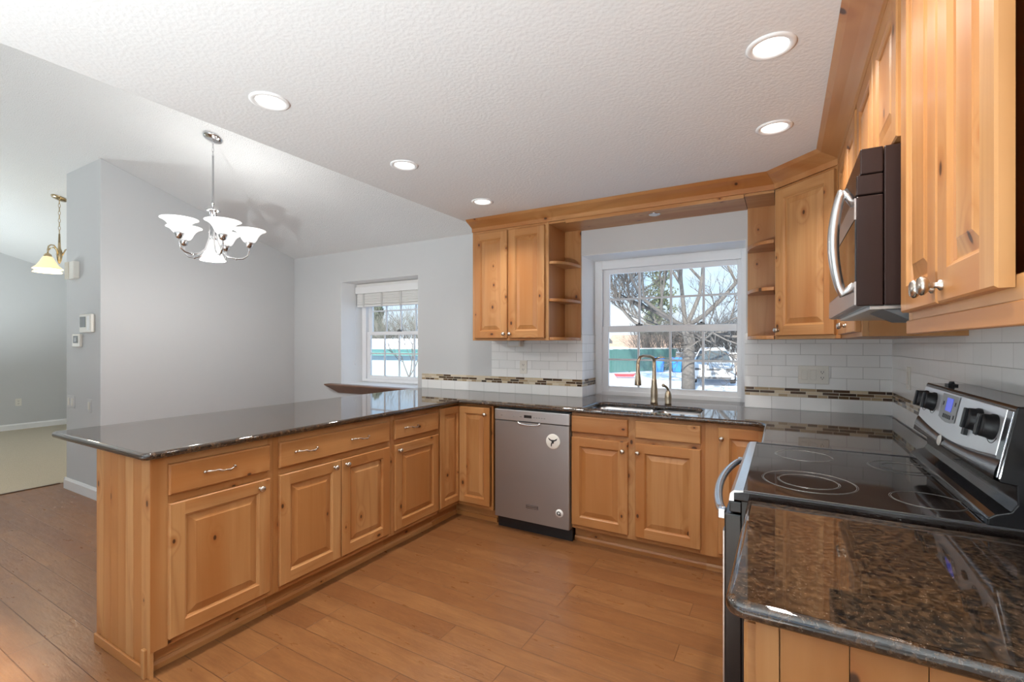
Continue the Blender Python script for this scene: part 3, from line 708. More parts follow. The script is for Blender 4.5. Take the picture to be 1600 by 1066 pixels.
q = MB(); q.lathe([(0.023, 0), (0.023, 0.012), (0.021, 0.018), (0.0235, 0.05), (0.022, 0.075), (0.014, 0.095), (0.008, 0.10)], (0, 0, 0), 18, cap=True); q.build('body', BRONZE, c)
q = MB(); q.tube([(0, 0, 0.098), (-0.004, -0.004, 0.115), (-0.012, -0.014, 0.127), (-0.024, -0.03, 0.136)], [0.007, 0.008, 0.009, 0.010], 10); q.sphere((-0.026, -0.032, 0.137), 0.0125); q.build('pump_spout', BRONZE, c)

# ------------------------------------------------------------------ dishwasher
c = thing('dishwasher', 'grey stainless built-in dishwasher with a round magnet on its door', 'dishwasher', (-1.829, 2.965, 0))
q = MB(); q.box(0.004, 0.586, 0.0, 0.57, 0.10, 0.876); q.build('tub', DKGREY, c)
q = MB(); poly = arc(0.010, -0.040, 0.008, 180, 270, 4) + arc(0.582, -0.040, 0.008, 270, 360, 4) + [(0.590, -0.0005), (0.002, -0.0005)]
q.prism(poly, 'z', 0.094, 0.790); dr = q.build('door', DWSTEEL, c)
q = MB(); poly = [(0.002, -0.046), (0.590, -0.046), (0.590, -0.0005), (0.002, -0.0005)]
q.box(0.002, 0.590, -0.046, -0.0005, 0.794, 0.872); cp = q.build('control_panel', plain('light_steel_panel', (0.50, 0.50, 0.50), 0.33, metal=0.8), dr, bevel=0.004)
q = MB(); q.box(0.245, 0.305, -0.0475, -0.0455, 0.822, 0.842); q.build('display', SCREEN, cp)
for k, x in enumerate((0.06, 0.16, 0.215, 0.222, 0.325, 0.345, 0.365, 0.385, 0.405)):
    q = MB(); q.box(x-0.006, x+0.006, -0.0472, -0.0455, 0.825, 0.831); q.build('button', plain('grey_button', (0.25, 0.25, 0.25), 0.5) if k == 0 else bpy.data.materials['grey_button'], cp)
q = MB()      # pocket handle: dark scoop with a bright lower lip
pts = [(0.20+0.17*(1-math.cos(PI*i/12))/2, -0.0475, 0.792-0.020*math.sin(PI*i/12)**0.5) for i in range(13)]
q.add([(p_[0], -0.0470, 0.797) for p_ in pts]+pts, [(i, i+1, 14+i, 13+i) for i in range(12)]); q.build('handle_recess', RUBBER, dr)
q = MB(); q.tube([(p_[0], -0.051, p_[2]) for p_ in pts], 0.0055, 8); q.build('handle_lip', BRIGHT, dr)
q = MB(); q.box(0.262, 0.358, -0.0505, -0.0478, 0.190, 0.216); bd_ = q.build('badge', DKGREY, dr, bevel=0.002)
q = MB(); q.box(0.267, 0.353, -0.0512, -0.0504, 0.208, 0.2105); q.box(0.267, 0.353, -0.0512, -0.0504, 0.1955, 0.198)
q.build('badge_border', BRIGHT, bd_)
q = MB(); q.lathe([(0.0001, -0.0502), (0.028, -0.0502), (0.028, -0.0478)], (0.518, 0, 0.196), 24, 'y'); st = q.build('round_sticker', plain('white_sticker', (0.78, 0.78, 0.76), 0.5), dr)
q = MB(); q.torus((0.514, -0.0505, 0.197), 0.011, 0.0035, 'y', 16, 5); q.box(0.512, 0.530, -0.051, -0.0502, 0.183, 0.189); q.build('sticker_print', INK, st)
q = MB(); q.box(0.0, 0.588, 0.012, 0.03, 0.0, 0.092); q.build('kick_plate', RUBBER, c)
c = thing('magnet', 'round white magnet with a black longhorn steer head, on the dishwasher door', 'magnet', (-1.358, 2.965-0.0482, 0.678))
q = MB(); q.lathe([(0.0001, -0.004), (0.048, -0.004), (0.052, -0.002), (0.052, 0.0)], (0, 0, 0), 32, 'y'); q.build('disc', PLATE, c)
q = MB()
q.add([(-0.036, -0.0046, 0.026), (-0.030, -0.0046, 0.022), (-0.012, -0.0046, 0.012), (0.012, -0.0046, 0.012), (0.030, -0.0046, 0.022), (0.036, -0.0046, 0.026), (0.028, -0.0046, 0.010), (0.010, -0.0046, 0.001), (-0.010, -0.0046, 0.001), (-0.028, -0.0046, 0.010)], [(0, 1, 9), (1, 2, 8, 9), (2, 3, 7, 8), (3, 4, 6, 7), (4, 5, 6)])
q.add([(-0.010, -0.0047, 0.004), (0.010, -0.0047, 0.004), (0.006, -0.0047, -0.014), (-0.006, -0.0047, -0.014)], [(0, 1, 2, 3)])
q.add([(-0.012, -0.0046, -0.005), (-0.004, -0.0046, -0.014), (-0.010, -0.0046, -0.036), (-0.015, -0.0046, -0.030)], [(0, 1, 2, 3)])
q.build('steer_print', INK, c)

# ------------------------------------------------------------------ electric range
RY0, RY1 = 1.4605, 2.2185
c = thing('range', 'electric range with a black glass cooktop and a stainless backguard with knobs', 'range', (-0.10, (RY0+RY1)/2, 0))
hw = (RY1-RY0)/2
q = MB(); q.box(0.0, 0.655, -hw, hw, 0.04, 0.902); q.build('body', BLACK, c)
for sx in (0.06, 0.58):
    for sy in (-hw+0.06, hw-0.06):
        q = MB(); q.lathe([(0.018, 0), (0.018, 0.04)], (sx, sy, 0), 12, cap=True); q.build('leg', RUBBER, c)
q = MB(); q.prism([(-0.030, 0.902), (-0.024, 0.924), (0.0, 0.930), (0.62, 0.930), (0.62, 0.902)], 'y', -hw, hw); ct = q.build('cooktop', DKGLASS, c, bevel=0.003)
q = MB(); q.prism([(-0.033, 0.900), (-0.030, 0.921), (-0.020, 0.931), (0.004, 0.9335), (0.004, 0.928), (-0.020, 0.924), (-0.020, 0.900)], 'y', -hw-0.001, hw+0.001); q.build('front_trim', BRIGHT, ct)
for sy in (-1, 1):
    q = MB(); q.box(0.0, 0.60, sy*(hw-0.004)-0.004, sy*(hw-0.004)+0.004, 0.9285, 0.9325); q.build('side_trim', DKGREY, ct)
for bx, by, rads in ((0.165, -0.175, (0.118, 0.076)), (0.165, 0.20, (0.088,)), (0.43, -0.22, (0.076,)), (0.45, 0.17, (0.095, 0.06))):
    q = MB()
    for r in rads: q.torus((bx, by, 0.9302), r, 0.0008, 'z', 56, 5); q.torus((bx, by, 0.9302), r+0.004, 0.0005, 'z', 56, 5)
    q.build('burner_ring', RINGM, ct)
# oven door and drawer, stainless with a black glass window
q = MB(); q.box(-0.045, -0.0005, -hw+0.003, hw-0.003, 0.245, 0.862); od = q.build('oven_door', BLACK, c, bevel=0.004)
q = MB(); q.box(-0.049, -0.0452, -hw+0.006, hw-0.006, 0.25, 0.81); q.build('door_skin', STEEL, od)
q = MB(); q.box(-0.0505, -0.0492, -hw+0.13, hw-0.13, 0.36, 0.66); q.build('oven_window', DKGLASS, od)
q = MB(); q.box(-0.032, -0.0005, -hw, hw, 0.868, 0.899); q.build('vent_strip', BLACK, c, bevel=0.003)
q = MB(); pts = []
for i in range(19):
    t_ = i/18; pts.append((-0.052-0.040*math.sin(PI*t_)**0.7, -0.345+0.69*t_, 0.856))
q.tube(pts, 0.0135, 12, flat=0.8)
for sy in (-1, 1): q.box(-0.064, -0.044, sy*0.345-0.016, sy*0.345+0.016, 0.838, 0.866)
q.build('handle', BRIGHT, od, bevel=0.003)
q = MB(); q.box(-0.045, -0.0005, -hw+0.003, hw-0.003, 0.06, 0.238); q.build('storage_drawer', STEEL, c, bevel=0.004)
# backguard: leaning console over a recessed black kick
q = MB(); q.prism([(0.500, 0.9305), (0.655, 0.9305), (0.655, 1.203), (0.553, 1.203), (0.549, 1.200), (0.519, 1.040), (0.522, 1.030), (0.548, 1.026), (0.550, 0.985), (0.540, 0.968), (0.514, 0.958), (0.502, 0.948)], 'y', -hw, hw); bg = q.build('backguard', plain('black_gloss_enamel', (0.014, 0.014, 0.016), 0.08), c, bevel=0.003)
tilt = math.atan2(0.030, 0.160)
def bgm(y, s): return Matrix.Translation((0.5145+math.tan(tilt)*s, y, 1.02+s)) @ Matrix.Rotation(tilt, 4, 'Y')
def onbg(name, mat, shape, y, s, parent=bg, **k):
    q = MB(); q.mat = bgm(y, s); shape(q); return q.build(name, mat, parent, **k)
def face_shape(q):     # stainless control face, lower edge bowed
    pts = [(-0.345, 0.176), (0.362, 0.176)] + [(0.362-0.707*i/14, 0.066-0.024*math.sin(PI*i/14)) for i in range(15)]
    q.loft([[(0.003, y_, z_) for y_, z_ in pts], [(-0.004, y_, z_) for y_, z_ in pts]])
onbg('control_face', plain('bright_brushed_steel', (0.72, 0.735, 0.76), 0.33, metal=0.6), face_shape, 0, 0.0, bevel=0.002)
def skirt(q):
    up = [(0.374-0.748*i/14, 0.064-0.024*math.sin(PI*i/14)) for i in range(15)]
    r_ = [[(x_, y_, z_*k+0.012*(1-k)) for y_, z_ in up] for x_, k in ((0.004, 1.0), (-0.003, 0.97), (-0.007, 0.5), (-0.006, 0.05), (0.006, 0.0))]
    q.loft(r_, cap=False, closed=False, smooth=True)
onbg('lower_skirt', plain('grey_steel_skirt', (0.27, 0.275, 0.29), 0.22, metal=0.9), skirt, 0, 0.0)
for y_ in (-0.362, ):
    onbg('side_strip', bpy.data.materials['grey_steel_skirt'], lambda q: q.box(-0.003, 0.004, -0.014, 0.014, 0.02, 0.176), y_, 0.0, bevel=0.002)
def badge_s(q): q.lathe([(0.0001, -0.0035), (0.014, -0.003), (0.017, 0.0)], (-0.008, 0, 0), 24, 'x')
onbg('badge', PLATE, badge_s, 0.050, 0.029)
def knob_s(q):
    q.lathe([(0.031, -0.004), (0.031, -0.010), (0.0285, -0.014), (0.027, -0.027), (0.024, -0.030), (0.0001, -0.030)], (0, 0, 0), 28, 'x'); q.box(-0.037, -0.029, -0.006, 0.006, -0.026, 0.026)
for y_, s_ in ((0.312, 0.128), (0.214, 0.130), (-0.200, 0.126), (-0.300, 0.124)):
    kb = onbg('control_knob', RUBBER, knob_s, y_, s_, bevel=0.002)
    onbg('dial_print', INK, lambda q: q.tube([(-0.0042, a_, b_) for a_, b_ in arc(0, 0, 0.038, 215, 325, 14)], 0.0009, 4), y_, s_, kb)
def scr(q): q.add([(-0.0055, -0.080, 0.040), (-0.0055, 0.080, 0.040), (-0.0055, 0.080, -0.034), (-0.0055, 0.04, -0.041), (-0.0055, 0, -0.044), (-0.0055, -0.04, -0.042), (-0.0055, -0.080, -0.036)], [(0, 1, 2, 3, 4, 5, 6)])
kp = onbg('keypad', GREYP, scr, 0.050, 0.128)
onbg('display', BLUELCD, lambda q: q.box(-0.0068, -0.0056, -0.030, 0.026, -0.010, 0.030), 0.050, 0.128, kp)
for yy, zz in [(0.055, 0.01), (-0.055, 0.016), (-0.062, -0.022)] + [(-0.032+0.016*k, -0.026) for k in range(5)]:
    onbg('key', INK, lambda q: q.box(-0.0066, -0.0056, yy-0.004, yy+0.004, zz-0.006, zz+0.006), 0.050, 0.128, kp)
onbg('indicator', RUBBER, lambda q: q.box(-0.012, -0.003, -0.010, 0.010, -0.009, 0.009), -0.135, 0.086)
q = MB(); q.box(0.575, 0.60, 0.235, 0.275, 1.203, 1.209); q.lathe([(0.009, 1.209), (0.006, 1.217)], (0.588, 0.255, 0), 10, cap=True); q.build('vent_cap', RUBBER, bg)

# ------------------------------------------------------------------ over-the-range microwave
MX = 0.160; MZ0, MZ1 = 1.438, 1.832
c = thing('microwave', 'dark over-the-range microwave with an arched steel handle, hung above the cooktop', 'microwave', (MX, (RY0+RY1)/2, MZ0))
H = MZ1-MZ0; hw2 = 0.378; DM = XR-MX-0.012
q = MB(); q.box(0.056, DM, -hw2, hw2, 0.0, H); q.build('body', MWBODY, c, bevel=0.003)
q = MB(); q.box(0.0, 0.0545, -hw2, hw2, 0.0, H-0.118); md = q.build('door', MWBODY, c, bevel=0.003)
q = MB(); q.box(0.0, 0.0545, -hw2, hw2, H-0.115, H-0.066); q.box(0.008, 0.0545, -hw2, hw2, H-0.063, H); q.build('vent_grille', MWBODY, c, bevel=0.003)
q = MB(); q.box(-0.004, -0.0002, -hw2+0.002, hw2-0.002, 0.003, 0.062); q.box(-0.004, -0.0002, -hw2+0.002, hw2-0.002, H-0.175, H-0.121); q.build('steel_band', plain('wood_reflection_steel', (0.52, 0.47, 0.45), 0.25, metal=1.0), md)  # pink tint puts the reflected timber into the steel colour
q = MB(); q.box(-0.003, -0.0002, -hw2+0.19, hw2-0.002, 0.064, H-0.177); q.build('door_glass', DKGLASS, md)
q = MB(); q.box(-0.003, -0.0002, -hw2+0.002, -hw2+0.188, 0.064, H-0.177); q.build('control_panel', DKGLASS, md)
q = MB(); hy = -hw2+0.030
pts = [(0.0, hy, 0.262), (-0.012, hy, 0.284), (-0.024, hy, 0.302)]
for i in range(15):
    t_ = i/14; pts.append((-0.026-0.020*math.sin(PI*t_)**0.8, hy, 0.302-0.268*t_))
pts += [(-0.014, hy, 0.042), (0.0, hy, 0.056)]
q.tube(pts, [0.010, 0.010, 0.0105]+[0.0105+0.0025*math.sin(PI*i/14) for i in range(15)]+[0.010, 0.010], 12)
q.build('handle', STEEL, md)
q = MB(); q.box(0.03, DM-0.01, -hw2+0.02, hw2-0.02, -0.008, -0.0005); ub_ = q.build('underside', plain('pale_steel_underside', (0.60, 0.58, 0.54), 0.3, metal=0.9), c)
for sy in (-0.2, 0.16):
    q = MB(); q.box(0.20, 0.36, sy-0.13, sy+0.13, -0.012, -0.0085); q.build('grease_filter', FILTER, ub_)
q = MB(); q.loft([[(0.055, -0.36, -0.009), (0.30, -0.36, -0.009), (0.30, -0.15, -0.009), (0.055, -0.15, -0.009)], [(0.105, -0.355, -0.036), (0.30, -0.355, -0.040), (0.30, -0.16, -0.040), (0.105, -0.16, -0.036)]]); q.build('lamp_cover', DKGREY, ub_, bevel=0.002)

# ------------------------------------------------------------------ wall cabinets
GW = 'knotty wall cabinets'
ZU0, ZU1 = 1.372, 2.275; YU = 3.252; DU = YW-YU-0.001
def wall_box(parent, w, depth, z0, z1, x0=0.0):
    q = MB(); q.box(x0, w, 0.0195, depth, z0, z1, 0, q.board()); return q.build('carcass', SV, parent)
c = thing('wall_cabinet', 'two-door wall cabinet between the dining window and the sink window', 'cabinet', (-2.253, YU, 0), 0, GW)
wall_box(c, 0.702, DU, ZU0, ZU1)
frame(c, 0.702, ZU0, ZU1, [(0, 0.034), (0.335, 0.36), (0.668, 0.702)], [(0.034, 0.668, ZU0, 1.40), (0.034, 0.668, 2.245, ZU1)])
door(c, 0.028, 0.343, 1.390, 2.255, (0.318, 1.424)); door(c, 0.358, 0.674, 1.390, 2.255, (0.376, 1.424))
def quarter(x0, x1, y0_, y1_, n=10, flip=False):
    """A shelf outline: full depth along the x0 side, curving to the wall at x1."""
    pts = [(x0, y1_), (x0, y0_)]
    for i in range(n+1):
        a = PI/2*i/n; pts.append((x0+(x1-x0)*(0.12+0.88*math.sin(a)), y0_+(y1_-y0_)*(1-math.cos(a))*0.93))
    pts.append((x1, y1_)); return pts
def shelf_unit(label, x0, x1):
    c = thing('open_shelf', label, 'shelf', (x0, YU, 0), 0, 'curved end shelves')
    w = x1-x0
    q = MB(); q.board(); q.box(min(0, w), max(0, w), DU-0.012, DU, ZU0, ZU1); q.build('back_panel', WV, c)
    for z in (ZU0, 1.668, 1.955, ):
        q = MB(); q.board(); q.prism(quarter(0, w, 0.006, DU-0.012), 'z', z, z+0.022); q.build('shelf', TX, c, bevel=0.003)
    q = MB(); q.board(); q.box(min(0, w), max(0, w), 0.006, DU-0.012, ZU1-0.015, ZU1+0.0); q.build('top', TX, c)
    return c
shelf_unit('open end shelves with curved fronts between the two-door cabinet and the sink window', -1.550, -1.412)
shelf_unit('open end shelves with curved fronts between the sink window and the angled cabinet', -0.046, -0.208)
# board bridging the sink window, with a small downlight
c = thing('valance', 'wooden valance board bridging the two open shelves above the sink window', 'valance', (-0.81, YU, ZU1))
q = MB(); q.board(); q.box(-0.60, 0.60, 0.0, DU, -0.020, -0.001); q.build('soffit_board', TX, c)
q = MB(); q.board(); q.box(-0.60, 0.60, -0.004, 0.014, -0.026, 0.0); q.build('front_lip', WH, c, bevel=0.003)
# angled corner cabinet
d45 = math.hypot(0.30, 0.30)
c = thing('corner_wall_cabinet', 'tall single-door wall cabinet set diagonally across the room corner', 'cabinet', (-0.042, 3.262, 0), -PI/4, GW)
q = MB(); q.board()
inv = c.matrix_basis.inverted() if False else (Matrix.Translation((-0.042, 3.262, 0)) @ Matrix.Rotation(-PI/4, 4, 'Z')).inverted()
poly = [tuple((inv @ Vector((x, y, 0))).xy) for x, y in ((-0.042+0.0138, 3.262+0.0138), (0.258+0.0138, 2.962+0.0138), (XR-0.001, 2.962), (XR-0.001, YW-T-0.001), (-0.042, YW-T-0.001))]
q.prism(poly, 'z', ZU0, ZU1); q.build('carcass', SV, c)
frame(c, d45, ZU0, ZU1, [(0, 0.03), (d45-0.03, d45)], [(0.03, d45-0.03, ZU0, 1.40), (0.03, d45-0.03, 2.245, ZU1)])
door(c, 0.022, d45-0.022, 1.392, 2.258, (0.045, 1.425))
# right-hand run: fronts face -x
XU = 0.262; DR = XR-XU-0.009
def rcab(label, y_hi, y_lo, z0, doors, knobs=(), ks=1.0, rail=True, zt=2.258):
    w = y_hi-y_lo
    c = thing('wall_cabinet', label, 'cabinet', (XU, y_hi, 0), -PI/2, GW)
    wall_box(c, w, DR, z0, ZU1)
    st = [(0, 0.03), (w-0.03, w)]
    frame(c, w, z0, ZU1, st, [(0.03, w-0.03, z0, z0+0.035), (0.03, w-0.03, 2.245, ZU1)])
    for (a, e_), kn in zip(doors, knobs): door(c, a, e_, z0+0.018, zt, kn, ks=ks)
    return c
c = rcab('wall cabinet squeezed between the angled corner cabinet and the microwave', 2.961, 2.2235, ZU0, [(0.05, 0.372), (0.376, 0.70)], [(0.34, 1.425), (0.402, 1.425)])
c = rcab('short two-door wall cabinet directly above the microwave', 2.2205, 1.462, 1.838, [(0.02, 0.376), (0.382, 0.738)], [(0.35, 1.882), (0.41, 1.882)])
c = rcab('tall two-door wall cabinet beside the microwave, over the short counter', 1.4555, 0.800, 1.398, [(0.026, 0.322), (0.330, 0.600)], [(0.305, 1.446), (0.362, 1.446)], ks=1.15)
q = MB(); q.board(); q.box(0.006, 0.655, -0.006, 0.014, 1.366, 1.3975); q.build('light_rail', WH, c, bevel=0.002)
q = MB(); q.board(); q.box(0.0, 0.655, 0.014, 0.03, 1.372, 1.3975); q.build('rail_backing', WH, c)
# crown molding
def cprof(): return [(0.0, 0.0), (-0.012, 0.0), (-0.014, 0.030), (-0.030, 0.040), (-0.052, 0.052), (-0.088, 0.068), (-0.100, 0.078), (-0.108, 0.0845), (0.0, 0.0845)]
Z0c = ZU1-0.0005
A = Vector((-2.253, YU)); B = Vector((-0.042, YU+0.002)); Cc = Vector((0.258, 2.962)); Dd = Vector((0.258, 0.80))
def miter(p, d1, d2, out):     # point offset by out (towards the room) at a corner of two runs
    n1 = Vector((d1.y, -d1.x)).normalized(); n2 = Vector((d2.y, -d2.x)).normalized(); k = n1+n2
    return p + k*(2*out/k.length_squared)
dAB = (B-A).normalized(); dBC = (Cc-B).normalized(); dCD = (Dd-Cc).normalized()
def crown(label, p, q_, d0, d, d1, mat):
    o = Vector(p); r0, r1 = [], []
    for out, z in cprof():
        a = miter(p, d0, d, -out); b_ = miter(q_, d, d1, -out)
        a = a + d*0.0006; b_ = b_ - d*0.0006; r0.append((a.x, a.y, Z0c+z)); r1.append((b_.x, b_.y, Z0c+z))
    m_ = MB(); m_.board(); m_.loft([r0, r1]); ob = m_.build('crown_molding', mat); tag(ob, label, 'molding', 'crown moldings'); return ob
crown('wooden crown molding above the sink window and its two flanking shelves', A, B, dAB, dAB, dBC, WH)
crown('short wooden crown molding topping the angled corner cabinet', B, Cc, dAB, dBC, dCD, wood('z', 'x'))
crown('long wooden crown molding over the cabinets on the microwave wall', Cc, Dd, dBC, dCD, dCD, SY)
q = MB(); q.box(-2.254, -0.042, YU-0.1, YW, ZC-0.004, ZC-0.0008)

# ------------------------------------------------------------------ lamps
def area(name, parent, loc, size, energy, col=(1, 0.97, 0.92), spread=PI, rot=None):
    l = bpy.data.lights.new(name, 'AREA'); l.shape = 'DISK'; l.size = size; l.energy = energy; l.color = col; l.spread = spread
    o = bpy.data.objects.new(name, l); COL.objects.link(o); o.parent = parent; o.location = loc
    return o
def downlight(x, y, label, lit=True):
    c = thing('recessed_light', label, 'ceiling light', (x, y, ZC), 0, 'recessed ceiling lights')
    q = MB(); q.lathe([(0.0775, 0.0), (0.0775, -0.004), (0.070, -0.0075), (0.058, -0.006), (0.0545, -0.0012)], (0, 0, 0), 36); q.build('trim_ring', WHITEP, c)
    q = MB(); q.lathe([(0.055, -0.0012), (0.0001, -0.0012)], (0, 0, 0), 36); q.build('lens', LENS, c)
    area('lamp', c, (0, 0, -0.012), 0.10, LAMP_E, spread=math.radians(125))
    return c
for x, y, l in ((-0.036, 2.527, 'lit round downlight in front of the angled corner cabinet'), (-0.036, 1.834, 'lit round downlight in front of the microwave, farther from the sink window'),
                (-1.862, 1.200, 'lit round downlight by the ceiling edge over the free end of the peninsula'), (-1.864, 2.010, 'lit round downlight over the middle of the peninsula'), (-1.860, 2.804, 'lit round downlight in front of the two-door wall cabinet')):
    downlight(x, y, l)
for x, y in ((-0.036, 1.14), (-1.862, 0.39), (-1.862, -0.9), (-0.95, -2.2)):  # unseen downlights added for light; some continue the visible rows
    downlight(x, y, 'lit round downlight added out of view in the kitchen ceiling for more light')
c = thing('puck_light', 'small unlit round light set in the valance above the sink window', 'ceiling light', (-0.782, 3.36, ZU1-0.020))
q = MB(); q.lathe([(0.040, 0.0), (0.040, -0.004), (0.034, -0.007), (0.028, -0.004)], (0, 0, 0), 28); q.build('trim_ring', CHROME, c)
q = MB(); q.lathe([(0.028, -0.003), (0.0001, -0.003)], (0, 0, 0), 28); q.build('lens', PUCKOFF, c)

def uplighter(x, y, e, label):  # added out of view to bring neutral light onto the ceilings
    """Unseen lamp added for fill light: an opaque white drum open at the top, bulb inside."""
    c = thing('fill_lamp', label, 'fill lamp', (x, y, 0.005), 0, 'added fill uplighters')
    q = MB(); q.lathe([(0.17, 0.0), (0.17, 0.02), (0.02, 0.03), (0.014, 0.05), (0.014, 0.66)], (0, 0, 0), 24, cap=True); q.build('base', BLACK, c)
    q = MB(); q.lathe([(0.02, 0.655), (0.20, 0.66), (0.30, 0.72), (0.30, 0.90), (0.294, 0.90), (0.294, 0.725), (0.19, 0.668), (0.02, 0.665)], (0, 0, 0), 32); q.build('lamp_shade', WHITEP, c)
    l = bpy.data.lights.new('bulb', 'POINT'); l.energy = e; l.shadow_soft_size = 0.06; l.color = (0.87, 0.975, 1.0)
    lo = bpy.data.objects.new('bulb', l); COL.objects.link(lo); lo.parent = c; lo.location = (0, 0, 0.84)
uplighter(-0.9, -1.0, 265, 'white drum uplighter added as unseen fill in the kitchen behind the camera')
uplighter(-8.6, 0.3, 190, 'white drum uplighter added as unseen fill in the living room')

VR, VF = Vector((math.cos(math.radians(29.95)), math.sin(math.radians(29.95)), 0)), Vector((-math.sin(math.radians(29.95)), math.cos(math.radians(29.95)), 0))
def canopy(parent, y, mat, dz):
    """Round ceiling plate lying on the sloped ceiling."""
    q = MB(); q.mat = Matrix.Translation((0, 0, dz)) @ Matrix.Rotation(-math.atan(0.312), 4, 'X')
    q.lathe([(0.068, 0.0), (0.068, -0.006), (0.060, -0.016), (0.03, -0.022), (0.012, -0.026), (0.0001, -0.026)], (0, 0, 0), 32); return q.build('canopy', mat, parent)
def chain(parent, z0, z1, mat, n):
    q = MB(); L_ = (z1-z0)/n
    for i in range(n):
        q.torus((0, 0, z0+L_*(i+0.5)), L_*0.5, 0.0026, 'x' if i % 2 else 'y', 14, 6, sx=0.42 if not i % 2 else 0.42, sy=1.12)
    return q.build('chain', mat, parent)
bell_up = [(0.026, 0.0), (0.040, 0.008), (0.052, 0.030), (0.062, 0.060), (0.078, 0.090), (0.100, 0.112), (0.116, 0.120), (0.115, 0.123), (0.098, 0.1155), (0.075, 0.093), (0.058, 0.062), (0.048, 0.032), (0.036, 0.011), (0.001, 0.004)]
zc_ = 2.877
c = thing('chandelier', 'polished chrome chandelier with five upturned white glass shades over the dining area', 'chandelier', (-3.660, 1.914, 1.96))
b0 = zc_-1.96
canopy(c, 0, CHROME, b0-0.002)
chain(c, 0.78, b0-0.026, CHROME, 4)
q = MB(); q.lathe([(0.0078, 0.44), (0.0078, 0.775), (0.010, 0.78), (0.0001, 0.785)], (0, 0, 0), 12); q.lathe([(0.006, 0.44), (0.012, 0.432), (0.012, 0.42), (0.005, 0.41), (0.005, 0.385)], (0, 0, 0), 14); q.build('rod', CHROME, c)
q = MB(); q.lathe([(0.008, 0.39), (0.045, 0.375), (0.048, 0.368), (0.030, 0.362), (0.018, 0.355), (0.017, 0.30), (0.017, 0.20), (0.021, 0.19), (0.030, 0.165), (0.026, 0.150), (0.001, 0.148)], (0, 0, 0), 24); q.build('center_column', CHROME, c)
R_ = 0.235
for k in range(5):
    th = math.radians(47+72*k); d_ = VR*math.sin(th) - VF*math.cos(th)
    pts = []
    for t_, z in ((0.022, 0.36), (0.020, 0.25), (0.026, 0.16), (0.055, 0.075), (0.10, 0.036), (0.15, 0.026), (0.195, 0.032), (0.225, 0.055), (R_, 0.095), (R_, 0.125)):
        pts.append(d_*t_ + Vector((0, 0, z)))
    q = MB(); q.tube(pts, 0.0065, 10); q.sphere(pts[5], 0.010, 10); am = q.build('arm', CHROME, c)
    q = MB(); q.lathe([(0.008, 0.115), (0.020, 0.122), (0.030, 0.150), (0.031, 0.165), (0.024, 0.166)], d_*R_, 18); q.build('shade_cup', CHROME, am)
    q = MB(); q.lathe([(r, z*0.78+0.158) for r, z in bell_up], d_*R_, 32); q.build('lamp_shade', SHADE, am)
    l = bpy.data.lights.new('bulb', 'POINT'); l.energy = 1.2; l.shadow_soft_size = 0.03; l.color = (1, 0.97, 0.92)
    lo = bpy.data.objects.new('bulb', l); COL.objects.link(lo); lo.parent = am; lo.location = d_*R_ + Vector((0, 0, 0.248))
q = MB(); q.lathe([(0.028, 0.15), (0.034, 0.13), (0.045, 0.10), (0.058, 0.055), (0.075, 0.018), (0.085, 0.004), (0.083, 0.0), (0.071, 0.016), (0.054, 0.055), (0.040, 0.10), (0.001, 0.13)], (0, 0, 0), 32); q.build('lamp_shade', SHADE, c, label='downward white glass shade')
l = bpy.data.lights.new('bulb', 'POINT'); l.energy = 34.0; l.shadow_soft_size = 0.035; l.color = (1, 0.97, 0.93)
lo = bpy.data.objects.new('bulb', l); COL.objects.link(lo); lo.parent = c; lo.location = (0, 0, -0.01)
c = thing('pendant_lamp', 'brass hanging lamp with cream bell shades in the living room behind the stub wall', 'pendant lamp', (-6.575, 1.905, 2.10))
b0 = vz(1.905)-2.10
canopy(c, 0, BRASS, b0-0.002)
chain(c, 0.40, b0-0.026, BRASS, 9)
q = MB(); q.lathe([(0.007, 0.24), (0.007, 0.40), (0.013, 0.245), (0.022, 0.22), (0.026, 0.18), (0.018, 0.12), (0.008, 0.09), (0.001, 0.085)], (0, 0, 0), 18); q.build('center_column', BRASS, c)
for k in range(3):
    th = math.radians(-105+120*k); d_ = VR*math.sin(th) - VF*math.cos(th); R2 = 0.175
    pts = [d_*t_ + Vector((0, 0, z)) for t_, z in ((0.02, 0.17), (0.045, 0.235), (0.085, 0.262), (0.13, 0.258), (0.165, 0.235), (R2, 0.20), (R2, 0.155))]
    q = MB(); q.tube(pts, 0.0065, 10); am = q.build('arm', BRASS, c)
    q = MB(); q.lathe([(0.010, 0.165), (0.028, 0.150), (0.034, 0.125), (0.028, 0.122)], d_*R2, 18); q.build('shade_cup', BRASS, am)
    q = MB(); q.lathe([(0.028, 0.135), (0.044, 0.115), (0.062, 0.075), (0.086, 0.035), (0.116, 0.006), (0.118, 0.0), (0.112, 0.004), (0.082, 0.033), (0.056, 0.073), (0.001, 0.11)], d_*R2, 32); q.build('lamp_shade', AMBER, am)
    l = bpy.data.lights.new('bulb', 'POINT'); l.energy = 5.0; l.shadow_soft_size = 0.03; l.color = (1, 0.86, 0.66)
    lo = bpy.data.objects.new('bulb', l); COL.objects.link(lo); lo.parent = am; lo.location = d_*R2 + Vector((0, 0, -0.03))

